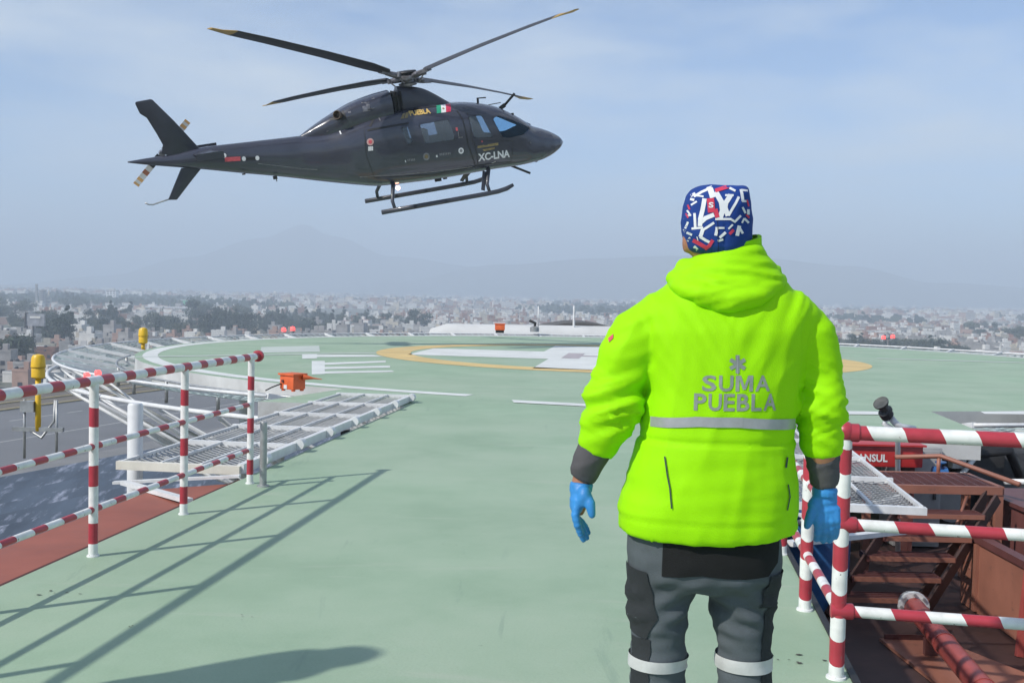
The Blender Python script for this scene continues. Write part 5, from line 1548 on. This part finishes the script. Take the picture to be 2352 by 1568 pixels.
reds = [([(560, 400), (575, 560)], 120), ([(645, 560), (670, 660)], 70), ([(655, 235), (840, 175)], 60), ([(290, 1060), (400, 1120), (500, 1180)], 64), ([(590, 1060), (540, 1140), (480, 1185)], 56), ([(1160, 400), (1185, 490)], 26), ([(190, 480), (215, 540)], 30), ([(880, 940), (930, 890)], 46), ([(160, 620), (190, 680)], 26), ([(1150, 640), (1190, 680)], 30)]
wp = []
for pl, w in whites: wp += stroke(cz(*pl), w * .1406)
onback(wp, 'white_cap_letters', CAPW, capo, KB, 0.0018, 0.012)
rp2 = []
for pl, w in reds: rp2 += stroke(cz(*pl), w * .1406)
onback(rp2, 'red_cap_patches', CAPR, capo, KB, 0.0026, 0.012)['kind'] = 'stuff'
V, F = letters_raw('S', 0.03, 0.2)
V = [(PX(*cz((530 + 80 * u, 480))[0], KB)[0], PX(*cz((570, 520 - 90 * v))[0], KB)[1]) for u, v in V]
lay(V, F, 'cap_letter', CAPW, capo, KB, lambda u, v: (u, PY - .6, v), (0, 1, 0), 0.0034, org(capo))
onback(stroke([(1648, 508), (1649, 545), (1648, 582)], 1.2), 'cap_seam', TBLACK, capo, KB, 0.003, 0.012)

# --- the person whose shadow falls in from the left
def copy_tree(o, parent, names=None):
    c = o.copy(); C.objects.link(c); c.parent = parent
    for ch in [x for x in bpy.data.objects if x.parent == o and x.name not in made]:
        made.add(ch.name); k_ = copy_tree(ch, c); made.add(k_.name)
    return c
made = set()
other = med.copy(); C.objects.link(other)
for ch in list(med.children): 
    if ch is not other: copy_tree(ch, other)
other.location = (-2.22, 3.22, 0)
other.rotation_euler = (0, 0, 0.9)
other['label'] = 'person standing close to the left railing whose shadow falls on the deck'
other['group'] = 'ambulance crew on the deck'
med['group'] = 'ambulance crew on the deck'
# ================================================================== the city
rnd = random.Random(11)
WALLC = {
 'white': mat('house_white', (0.66, 0.65, 0.62), 0.9, var=0.12, vscale=0.3),
 'cream': mat('house_cream', (0.52, 0.47, 0.38), 0.9, var=0.15, vscale=0.3),
 'grey': mat('house_grey', (0.34, 0.33, 0.32), 0.9, var=0.2, vscale=0.3),
 'brick': mat('house_brick', (0.26, 0.13, 0.09), 0.9, var=0.2, vscale=0.3),
 'bright': mat('bright_white_tower', (0.86, 0.86, 0.85), 0.8, var=0.04),
 'pink': mat('house_pink', (0.38, 0.25, 0.20), 0.9, var=0.15, vscale=0.3)}
ROOFC = mat('flat_roof_grey', (0.30, 0.29, 0.275), 0.9, var=0.3, vscale=0.15)
ROOFR = mat('flat_roof_red', (0.30, 0.12, 0.08), 0.9, var=0.25, vscale=0.2)
WIN = mat('far_window', (0.04, 0.045, 0.055), 0.3)
TANK = mat('black_water_tank', (0.03, 0.03, 0.035), 0.6)
def mesh_of(mb, name, mts): return mb.mesh(name, mts)
LEAF1 = mat('leaf_dark', (0.030, 0.052, 0.024), 0.8, var=0.4, vscale=0.35, col2=(0.016, 0.028, 0.017))
LEAF2 = mat('leaf_olive', (0.066, 0.080, 0.036), 0.8, var=0.4, vscale=0.35, col2=(0.036, 0.048, 0.026))
BARK = mat('bark', (0.08, 0.06, 0.045), 0.9)

protos = []
def house_proto(kind, w, d, h, seed):
    r = random.Random(seed)
    wall = MB().box((0, 0, h / 2), (w, d, h)).mesh('wall', WALLC[kind])
    par = MB()
    for a, b in (((-w/2, -d/2), (w/2, -d/2)), ((w/2, -d/2), (w/2, d/2)), ((w/2, d/2), (-w/2, d/2)), ((-w/2, d/2), (-w/2, -d/2))):
        par.bar((*a, h + .4), (*b, h + .4), 0.25, 0.8)
    if r.random() < .8: par.box((w * r.uniform(-.3, .3), d * .2, h + 1.5), (w * .32, d * .3, 2.6))
    par.m = [0] * len(par.m)
    par.box((0, 0, h + 0.05), (w - .5, d - .5, 0.1), mi=1)
    par.lathe([(.6, h + .1), (.65, h + 1.2), (.4, h + 1.5)], (w * r.uniform(-.4, .4), -d * .3, 0), n=8, mi=2)
    roof = par.mesh('roof', [WALLC[kind], ROOFR if r.random() < .25 else ROOFC, TANK])
    wm = MB().box((0, 0, 0), (1.5, 0.14, 1.5)).mesh('window', WIN)
    spots = []
    fl_ = max(1, int(h // 3))
    nx = max(1, int(w // 3.6))
    for f_ in range(fl_):
        for i in range(nx):
            if r.random() < .82: spots.append((-w/2 + w * (i + .5) / nx, -d/2 - .03, 1.6 + f_ * 3))
    return dict(kind=kind, w=w, d=d, h=h, wall=wall, roof=roof, win=wm, spots=spots)
for i, kind in enumerate(['white', 'grey', 'cream', 'grey', 'brick', 'pink', 'white', 'cream', 'white', 'grey']):
    r = random.Random(50 + i)
    protos.append(house_proto(kind, r.uniform(5, 8), r.uniform(5.5, 8.5), (3.2, 6.0, 3.4, 6.1, 3.3, 5.8, 6.2, 3.2, 3.2, 8.6)[i], 70 + i))
PHR = {'white': ('small white flat roofed house in the hazy city', 'white flat roofed houses in the city'),
       'cream': ('small cream flat roofed house in the hazy city', 'cream flat roofed houses in the city'),
       'grey': ('bare grey concrete house in the hazy city', 'bare concrete houses in the city'),
       'brick': ('dull brick house in the hazy city', 'brick houses in the city'),
       'pink': ('faded pinkish house in the hazy city', 'pinkish houses in the city')}
def link(name, me, parent, loc=(0, 0, 0)):
    o = bpy.data.objects.new(name, me); C.objects.link(o); o.parent = parent; o.location = loc; return o
def house(p, loc, rz, detail, sc=1.0):
    t = bpy.data.objects.new('house', None); C.objects.link(t)
    t.location = loc; t.rotation_euler = (0, 0, rz); t.scale = (sc, sc, sc)
    tag(t, PHR[p['kind']][0], 'house', PHR[p['kind']][1])
    link('wall', p['wall'], t); link('roof', p['roof'], t)
    if detail:
        for s in p['spots']: link('window', p['win'], t, s)
    return t
# ---- landmarks first, each with its own place on the ground
LM = []
def site(px, py, z=GZ):
    p = G(px, py, z); LM.append((p.x, p.y, 14)); return p
def tower_at(px, ytop, ybot, wpx, name, cat, label, kind, floors=8, depth=None):
    p = site(px, ybot); h = PP(px, ytop, p.y).z - GZ; w = wpx / FPX * p.y
    t = thing(name, p, label, cat)
    bevel(MB().box((p.x, p.y, GZ + h / 2), (w, depth or w * .8, h)).build('wall', WALLC[kind], t), 0.05, 1)
    MB().box((p.x, p.y, GZ + h + h * .03), (w * 1.05, (depth or w * .8) * 1.05, h * .06)).build('roof', ROOFC, t)
    for f_ in range(floors):
        for i in range(3):
            MB().box((p.x + w * (-.32 + .32 * i), p.y - (depth or w * .8) / 2 - .04, GZ + h * (f_ + .5) / floors), (w * .2, .1, h / floors * .45)).build('window', WIN, t)
    return t, p, w, h
t, p, w, h = tower_at(258, 668, 700, 22, 'tower_block', 'tower', 'white tower block with a wider flat top above the left city', 'bright', 7)
MB().box((p.x, p.y, GZ + h * 1.10), (w * .5, w * .5, h * .12)).build('roof_house', WALLC['white'], t)
t, p, w, h = tower_at(112, 682, 704, 9, 'church', 'church', 'cream church tower with a pointed spire at the far left', 'cream', 3)
MB().lathe([(w * .5, 0), (w * .32, h * .3), (.1, h * .75)], (p.x, p.y, GZ + h * 1.05), n=8).build('spire', WALLC['cream'], t)
MB().box((p.x + w * 2, p.y + w, GZ + h * .2), (w * 4, w * 3, h * .4)).build('nave', WALLC['cream'], t)
t, p, w, h = tower_at(84, 655, 704, 5, 'slim_tower', 'tower', 'slim bluish high tower on the far left skyline', 'grey', 12)
t, p, w, h = tower_at(98, 668, 704, 12, 'office_block', 'tower', 'broad hazy office block beside the slim tower on the left skyline', 'grey', 8)
t, p, w, h = tower_at(632, 674, 694, 12, 'domed_church', 'church', 'pale domed church on the low rise in the middle distance', 'cream', 2)
MB().ball((p.x, p.y, GZ + h), (w * .42, w * .42, w * .45), 14, 8).build('dome', WALLC['white'], t, smooth=True)
t, p, w, h = tower_at(436, 688, 706, 34, 'green_sign_building', 'building', 'white building with a green painted square end beyond the dark trees', 'white', 3)
MB().box((p.x - w * .2, p.y - w * .4 - .1, GZ + h * .5), (w * .45, .15, h * .8)).build('green_panel', mat('green_panel', (0.08, 0.42, 0.22), .7), t)
def hall(px0, px1, ytop, ybot, label, kind, name='warehouse', dep=30):
    p = site((px0 + px1) / 2, ybot); q = G(px0, ybot, GZ); r_ = G(px1, ybot, GZ)
    w = (px1 - px0) / FPX * p.y; h = PP((px0 + px1) / 2, ytop, p.y).z - GZ
    LM.append((p.x - w * .3, p.y, w * .3)); LM.append((p.x + w * .3, p.y, w * .3))
    t = thing(name, p, label, 'warehouse')
    MB().box((p.x, p.y + dep / 2, GZ + h * .4), (w, dep, h * .8)).build('wall', WALLC[kind], t)
    MB().prism([(-dep / 2 - 1, 0), (0, h * .28), (dep / 2 + 1, 0)], -w / 2 - .5, w / 2 + .5)
    rm = MB(); vs = []
    for sx in (-1, 1):
        vs += [(p.x + sx * (w / 2 + .6), p.y - .8, GZ + h * .8), (p.x + sx * (w / 2 + .6), p.y + dep / 2, GZ + h), (p.x + sx * (w / 2 + .6), p.y + dep + .8, GZ + h * .8)]
    rm.add(vs, [(0, 1, 4, 3), (1, 2, 5, 4), (0, 2, 1), (3, 4, 5), (0, 3, 5, 2)]).build('roof', mat('pale_sheet_roof', (0.44, 0.43, 0.41), .7, var=.15, vscale=.1), t)
    return t
hall(205, 330, 711, 725, 'long pale sheet roofed hall below the white tower block', 'white', dep=60)
hall(300, 455, 705, 716, 'wide low pale hall right behind the other long hall', 'cream', dep=70)
hall(125, 215, 740, 750, 'low white shed roof among the trees on the left', 'white', dep=25)
hall(812, 838, 727, 744, 'small hall with a red roof in the middle of the houses', 'brick', dep=14)
hall(20, 60, 752, 770, 'white shed with a bright roof at the far left edge', 'white', dep=14)
hall(226, 290, 800, 816, 'white flat shed behind the small yellow beacon', 'white', dep=16)
t = thing('wall', site(750, 776), 'bright white gable wall standing above the pad edge', 'wall')
p = G(757, 776, GZ); k_ = p.y / FPX
MB().box((p.x, p.y, GZ + 17 * k_), (13 * k_, .6, 34 * k_)).box((p.x + 9 * k_, p.y, GZ + 22 * k_), (8 * k_, .6, 40 * k_)).build('panel', WALLC['white'], t)
t = thing('long_wall', site(855, 772), 'long dark grey factory wall above the pad edge', 'wall')
p = G(855, 772, GZ); k_ = p.y / FPX
MB().box((p.x, p.y, GZ + 12 * k_), (62 * k_, 8, 24 * k_)).build('panel', mat('dark_factory_wall', (0.11, 0.115, 0.11), .9), t)
MB().box((p.x - 33 * k_, p.y, GZ + 10 * k_), (5 * k_, 8, 20 * k_)).build('end_wall', WALLC['grey'], t)
for px, yt, yb, w_, kd, fl_, lb in ((96, 728, 742, 34, 'cream', 2, 'wide cream block among trees at the far left'), (345, 728, 745, 40, 'white', 3, 'broad white three storey block in the middle of the left city'),
        (392, 742, 757, 26, 'cream', 2, 'squat cream block left of the dense dark trees'), (300, 755, 772, 30, 'pink', 2, 'pinkish two storey block behind the small yellow beacon'), (640, 752, 768, 30, 'cream', 2, 'cream block just behind the far red double light'),
        (905, 730, 744, 30, 'white', 2, 'white block right of the small red roofed hall'), (700, 728, 738, 26, 'cream', 2, 'pale cream block above the row of trees'), (1095, 722, 734, 34, 'white', 2, 'white block beyond the white rounded roof'), (1190, 716, 728, 30, 'cream', 2, 'cream block beyond the thin pale mast'),
        (2120, 752, 772, 40, 'cream', 2, 'cream block beyond the far right red lights'), (2290, 740, 758, 44, 'white', 2, 'wide white block at the far right')):
    tower_at(px, yt, yb, w_, 'city_block', 'building', lb, kd, fl_)
# white barrel roof just beyond the pad
bt = thing('barrel_roof', (6, 60, -4), 'long white rounded roof just beyond the far edge of the pad', 'roof')
a0_, b0_ = PP(990, 756, 58), PP(1800, 772, 62)
rgs = []
for i in range(25):
    q = a0_ + (b0_ - a0_) * i / 24
    taper = min(1, (i + 1.0) / 1.7)
    rgs.append([Vector((q.x, q.y + 1.4 * cos(a), -0.9 + (0.65) * taper * sin(a))) for a in [pi * j / 12 for j in range(13)]])
MB().loft([r + [Vector((r[-1].x, r[-1].y, -2.4)), Vector((r[0].x, r[0].y, -2.4))] for r in rgs]).build('shell', mat('white_roof_sheet', (0.62, 0.62, 0.60), .6, var=.12, vscale=.3), bt, auto=50)
m_ = PP(1318, 745, 59); tag(MB().tube([(m_.x, m_.y, -1.2), (m_.x, m_.y, PP(1318, 702, 59).z)], .06, 8).build('mast', STEEL_WHITE), 'thin pale mast standing on the white rounded roof', 'mast')
dr = thing('dark_roof', (20, 105, GZ), 'low dark arched roof behind the white rounded roof', 'roof')
a0_, b0_ = PP(1225, 742, 105), PP(1440, 745, 105)
rgs = [[Vector((a0_.x + (b0_.x - a0_.x) * i / 20, a0_.y + (10 if j else 0), -2.0 + 0.75 * sin(pi * i / 20))) for i in range(21)] for j in range(2)]
MB().add(rgs[0] + rgs[1] + [Vector((p.x, p.y, -6)) for p in rgs[0]], [(i, i + 1, 22 + i, 21 + i) for i in range(20)] + [(i, i + 1, 43 + i, 42 + i) for i in range(20)]).build('shell', mat('dark_roof_sheet', (0.10, 0.095, 0.09), .8), dr)
# blue roofed building below the kerb
bb = thing('blue_roof_building', AVP(-60, 50, GZ), 'long low building with a streaked blue sheet roof below the red kerb', 'building')
BLUER = mat('streaked_blue_roof', (0.115, 0.145, 0.185), 0.5, var=0.3, vscale=0.25, stain=((0.42, 0.44, 0.52), 0.75, 0.53, 0.66), stretch=(1.6, 0.25, 1), detail=9)
RA = -15.5
def BP(l, w, z):
    e = Vector((-45.0, 98, 0)) + Vector((.36, .933, 0)) * l + Vector((.933, -.36, 0)) * w
    return Vector((e.x, e.y, z))
MB().prism([(p.x, p.y) for p in (BP(-75, .5, 0), BP(46, .5, 0), BP(46, 60, 0), BP(-75, 60, 0))], GZ, RA - 1.2).build('wall', WALLC['grey'], bb)
for k in range(20):
    w0, w1 = k * 3.05, k * 3.05 + 3.0
    MB().add([BP(-76, w0, RA - .9), BP(47, w0, RA - .9), BP(47, (w0 + w1) / 2, RA - .1), BP(-76, (w0 + w1) / 2, RA - .1), BP(47, w1, RA - .9), BP(-76, w1, RA - .9)], [(0, 3, 2, 1), (3, 5, 4, 2)]).build('roof_sheet', BLUER, bb)
# billboard
p = site(76, 838); k_ = p.y / FPX
bbd = thing('billboard', p, 'grey billboard on a tall dark pole left of the beacon', 'billboard')
MB().tube([(p.x, p.y, GZ), (p.x, p.y, GZ + 92 * k_)], 2.2 * k_, 10).build('pole', DARK, bbd, smooth=True)
MB().box((p.x + 6 * k_, p.y, GZ + 104 * k_), (42 * k_, 1.2, 28 * k_)).build('panel', mat('billboard_face', (0.30, 0.31, 0.34), .6, var=.3, vscale=.5), bbd)
MB().box((p.x + 6 * k_, p.y - .7, GZ + 110 * k_), (24 * k_, .1, 5 * k_)).build('printed_line', WALLC['white'], bbd)
MB().box((p.x - 16 * k_, p.y, GZ + 103 * k_), (3 * k_, 1.6, 34 * k_)).build('frame', DARK, bbd)
# ---- trees
def tree_proto(seed, h, wid, leafm, conic=0.0):
    r = random.Random(seed)
    tm = MB().tube([(0, 0, 0), (.1, 0, h * .25), (.05, .1, h * .55)], [h * .035, h * .028, h * .012], 7)
    for k in range(4):
        a = r.uniform(0, 6.28)
        tm.tube([(.05, 0, h * (.22 + .07 * k)), (cos(a) * wid * .5, sin(a) * wid * .5, h * (.45 + .09 * k))], [h * .014, h * .005], 5)
    cr = MB()
    cl_ = []
    for k in range(15):
        z = r.uniform(.34, .92)
        rr = wid * (1 - conic * z) * (1 - abs(z - .58) * 1.1) * r.uniform(.3, 1.0)
        a = r.uniform(0, 6.28)
        cl_.append((Vector((cos(a) * rr, sin(a) * rr, z * h)), wid * r.uniform(.26, .48) * (1 - conic * z * .6)))
    for c_, s_ in cl_:
        for q in range(60):
            d = Vector((r.gauss(0, 1), r.gauss(0, 1), r.gauss(0, .75))).normalized() * s_ * r.uniform(.55, 1.08)
            p_ = c_ + d
            n_ = (d.normalized() + Vector((r.uniform(-.7, .7), r.uniform(-.7, .7), r.uniform(-.3, .9)))).normalized()
            u = n_.orthogonal().normalized(); v = n_.cross(u)
            sz = h * r.uniform(.018, .042)
            cr.add([p_ - u * sz - v * sz * .6, p_ + u * sz - v * sz * .5, p_ + u * sz * .7 + v * sz, p_ - u * sz * .8 + v * sz * .7], [(0, 1, 2, 3)])
    return tm.mesh('trunk', BARK), cr.mesh('crown', leafm)
TP = [(*tree_proto(200, 10, 4.6, LEAF1), 'dark broad tree among the city houses', 'dark broad trees in the city'),
      (*tree_proto(201, 9, 4.8, LEAF2), 'olive green spreading tree among the city houses', 'olive green trees in the city'),
      (*tree_proto(202, 13, 3.0, LEAF1, .7), 'tall dark pointed tree among the city houses', 'tall pointed trees in the city'),
      (*tree_proto(203, 8, 4.0, LEAF1), 'low dark bushy tree among the city houses', 'low bushy trees in the city')]
def tree(k, loc, s, rz, label=None, group=None):
    a, b, lab, gr = TP[k]
    t = bpy.data.objects.new('tree', None); C.objects.link(t)
    t.location = loc; t.scale = (s, s, s * rnd.uniform(.85, 1.15)); t.rotation_euler = (0, 0, rz)
    tag(t, label or lab, 'tree', group or gr)
    link('trunk', a, t); link('crown', b, t)
placed = []
def free(x, y, r):
    for a, b, c in LM:
        if abs(a - x) < c + r and abs(b - y) < c + r: return False
    for a, b, c in placed:
        if abs(a - x) < c + r and abs(b - y) < c + r: return False
    return True
def on_avenue(x, y):
    q = Vector((x + 81 * KG, y - 200 * KG, 0)) / KG; return -58 < q.dot(AN) < 36 and q.dot(AV) < 600
def on_blue(x, y):
    q = Vector((x + 45, y - 98, 0)); return -3 < q.dot(Vector((.933, -.36, 0))) < 66 and -80 < q.dot(Vector((.36, .933, 0))) < 52
# clumps seen in the photograph: (px, py of the foot, trees, spread in px)
for px, py, n_, sp, lab, gr in ((500, 765, 16, 60, 'dark tree of the dense clump beyond the far left of the pad', 'dense clump of dark trees'), (560, 772, 9, 40, 'dark tree of the dense clump beyond the far left of the pad', 'dense clump of dark trees'),
                       (955, 758, 8, 26, 'dark tree of the clump left of the white rounded roof', 'clump of trees by the white roof'), (700, 770, 8, 50, 'dark tree of the row above the pad edge', 'row of trees above the pad edge'),
                       (250, 752, 9, 45, 'dark tree of the small grove in the left city', 'small grove in the left city'), (480, 742, 12, 45, 'tree of the wood along the back of the dense clump', 'wood behind the dense clump'), (110, 762, 11, 55, 'tree of the dark belt across the left city', 'dark tree belt across the left city'), (360, 768, 7, 30, 'tree of the small row right of the small beacon', 'row of trees by the small beacon'), (150, 790, 7, 35, 'dark tree standing near the billboard', 'trees near the billboard'), (30, 850, 7, 40, 'green tree at the left edge below the beacon', 'trees at the left edge'), (20, 738, 10, 60, 'tree of the wooded strip at the far left', 'wooded strip at the far left'), (170, 712, 10, 50, 'tree of the wooded strip at the far left', 'wooded strip at the far left'),
                       (2240, 775, 10, 50, 'hazy tree beyond the right of the pad', 'hazy trees on the right'), (2330, 790, 8, 40, 'hazy tree beyond the right of the pad', 'hazy trees on the right')):
    for k in range(n_):
        p = G(px + rnd.gauss(0, sp * .55), py + rnd.uniform(-14, 6), GZ)
        if on_avenue(p.x, p.y) or on_blue(p.x, p.y): continue
        s = rnd.uniform(.9, 1.6) * (1.25 if py < 745 else 1)
        tree(rnd.choice((0, 0, 1, 3, 2) if lab.startswith('dark') else (0, 1, 1, 3)), p, s, rnd.uniform(0, 6), lab, gr)
        placed.append((p.x, p.y, 3.5 * s))
# houses and trees street by street
nh = 0; ntree = 0
y = 175.0 * KG
grid = []
while y < 1500 * KG:
    step = 9.2 + y * 0.009
    x = -y * 0.52
    while x < y * 0.56:
        grid.append((x + rnd.uniform(-3, 3), y + rnd.uniform(-4, 4), step))
        x += step * 1.12
    y += step * 1.15
seen = []; hid = []
for x, y, step in grid:
    # what the pad and the crew hide anyway is left out
    px = 1176 + x / y * FPX
    hor = 672 + (px - 1176) * .0227
    foot = hor + (1.45 - GZ) / y * FPX
    top = hor + (-5.5 - GZ) / y * FPX
    lim = 740 if 985 < px < 1900 else (850 if px < 300 else 830 if px < 420 else 778 if px < 985 else 800)
    if (top > lim or 1430 < px < 1880):
        if not on_avenue(x, y) and not on_blue(x, y) and y > 330 and free(x, y, 6) and rnd.random() < .8: hid.append((x, y, step))
        continue
    if on_avenue(x, y) or on_blue(x, y) or not free(x, y, 6): continue
    if noise.noise(Vector((x * .006, y * .004, 3.3))) > (0.22 if y > 330 * KG else -0.08):
        if ntree < 230 or rnd.random() < .0:
            tree(rnd.choice((0, 1, 1, 2, 3)), (x, y, GZ), rnd.uniform(.7, 1.25), rnd.uniform(0, 6)); ntree += 1
        continue
    seen.append((x, y, step))
NH = 298
rest = seen[NH:] + hid
for x, y, step in seen[:NH]:
    p = rnd.choice(protos)
    house(p, (x, y, GZ), rnd.choice((0, .12, -.2, .3, 1.5)) + rnd.uniform(-.06, .06), nh < 130, rnd.uniform(.85, 1.2)); nh += 1
    if rnd.random() < .16 and ntree < 215:
        q = (x + rnd.uniform(6, 10), y - rnd.uniform(5, 9), GZ)
        if not on_avenue(q[0], q[1]) and not on_blue(q[0], q[1]): tree(rnd.choice((0, 1, 2, 3)), q, rnd.uniform(.5, .95), rnd.uniform(0, 6)); ntree += 1
kinds = [WALLC[k] for k in ('white', 'cream', 'grey', 'brick', 'pink')]
mb = MB()
kinds += [ROOFC, ROOFR, WIN]
def stuffbox(x, y, w, d, h, mi):
    rz = rnd.uniform(-.3, .3)
    mb.box((x, y, GZ + h / 2), (w, d, h), rz, mi)
    R3 = Matrix.Rotation(rz, 3, 'Z')
    def at(a, b, c): return Vector((x, y, GZ)) + R3 @ Vector((a, b, c))
    mb.box(at(0, 0, h + .12), (w * .94, d * .94, .2), rz, 5 if rnd.random() < .75 else 6)
    if rnd.random() < .5: mb.box(at(w * rnd.uniform(-.3, .3), d * .1, h + 1.3), (w * .3, d * .3, 2.6), rz, mi)
    if y < 1100:
        for k in range(max(1, int(w / 3.5))):
            if rnd.random() < .75: mb.box(at(-w / 2 + w * (k + .5) / max(1, int(w / 3.5)), -d / 2 - .05, h * .6), (1.4, .15, 1.4), rz, 7)
for x, y, step in rest: stuffbox(x, y, rnd.uniform(6, 11), rnd.uniform(6, 10), rnd.choice((3.2, 3.4, 5.8, 6.0, 8.4)), rnd.choice((0, 0, 0, 1, 2, 3, 4)))
for k in range(9500):
    y = 1500 * KG + 3000 * rnd.random() ** 1.25
    x = rnd.uniform(-.52, .56) * y
    if noise.noise(Vector((x * .0022, y * .0016, 9.1))) > 0.16: continue
    s = rnd.choice((1, 1, 1, 1, 1.3, 1.7))
    stuffbox(x, y, rnd.uniform(8, 19) * s, rnd.uniform(8, 18) * s, rnd.choice((4, 6, 7, 9, 9, 12, 17 if s == 1 else 8)), rnd.choice((0, 0, 0, 1, 2, 3, 4)))
tag(mb.build('city_houses', kinds), 'mass of hazy far houses reaching to the foot of the mountain', kind='stuff')
mb = MB()
for k in range(2000):
    y = 1200 * KG + 3200 * rnd.random() ** 1.2
    x = rnd.uniform(-.52, .56) * y
    if noise.noise(Vector((x * .0022, y * .0016, 9.1))) < 0.06: continue
    for q in range(4):
        c = Vector((x + rnd.gauss(0, 14), y + rnd.gauss(0, 14), GZ + rnd.uniform(3, 9)))
        s_ = rnd.uniform(4, 9)
        for j in range(5):
            d = Vector((rnd.gauss(0, 1), rnd.gauss(0, 1), rnd.gauss(0, .5))) * s_ * .7
            u = Vector((rnd.uniform(.5, 1), rnd.uniform(-.5, .5), rnd.uniform(-.3, .3))) * s_; v = Vector((rnd.uniform(-.3, .3), rnd.uniform(-.4, .4), rnd.uniform(.5, 1))) * s_
            mb.add([c + d - u * .6 - v * .3, c + d + u * .5 - v * .5, c + d + u * .4 + v * .5, c + d - u * .4 + v * .6], [(0, 1, 2, 3)])
tag(mb.build('distant_wood', LEAF1), 'far off tree belts between the hazy houses', kind='stuff')

# ================================================================== the air
hz = bpy.data.materials.new('haze_air'); hz.use_nodes = True
N, Lk = hz.node_tree.nodes, hz.node_tree.links
N.remove(N['Principled BSDF'])
pv_ = N.new('ShaderNodeVolumePrincipled')
pv_.inputs['Color'].default_value = (*HAZE_COLOR, 1); pv_.inputs['Density'].default_value = HAZE_DENSITY; pv_.inputs['Anisotropy'].default_value = 0.0
Lk.new(pv_.outputs['Volume'], N['Material Output'].inputs['Volume'])
ztop = max((o.matrix_world @ Vector(c)).z for o in bpy.data.objects if o.type == 'MESH' and o.name.startswith('mountain') for c in o.bound_box) + 12
tag(MB().box((0, 7250, (GZ - 3 + ztop) / 2), (28600, 18100, ztop - GZ + 3)).build('haze', hz), kind='stuff')
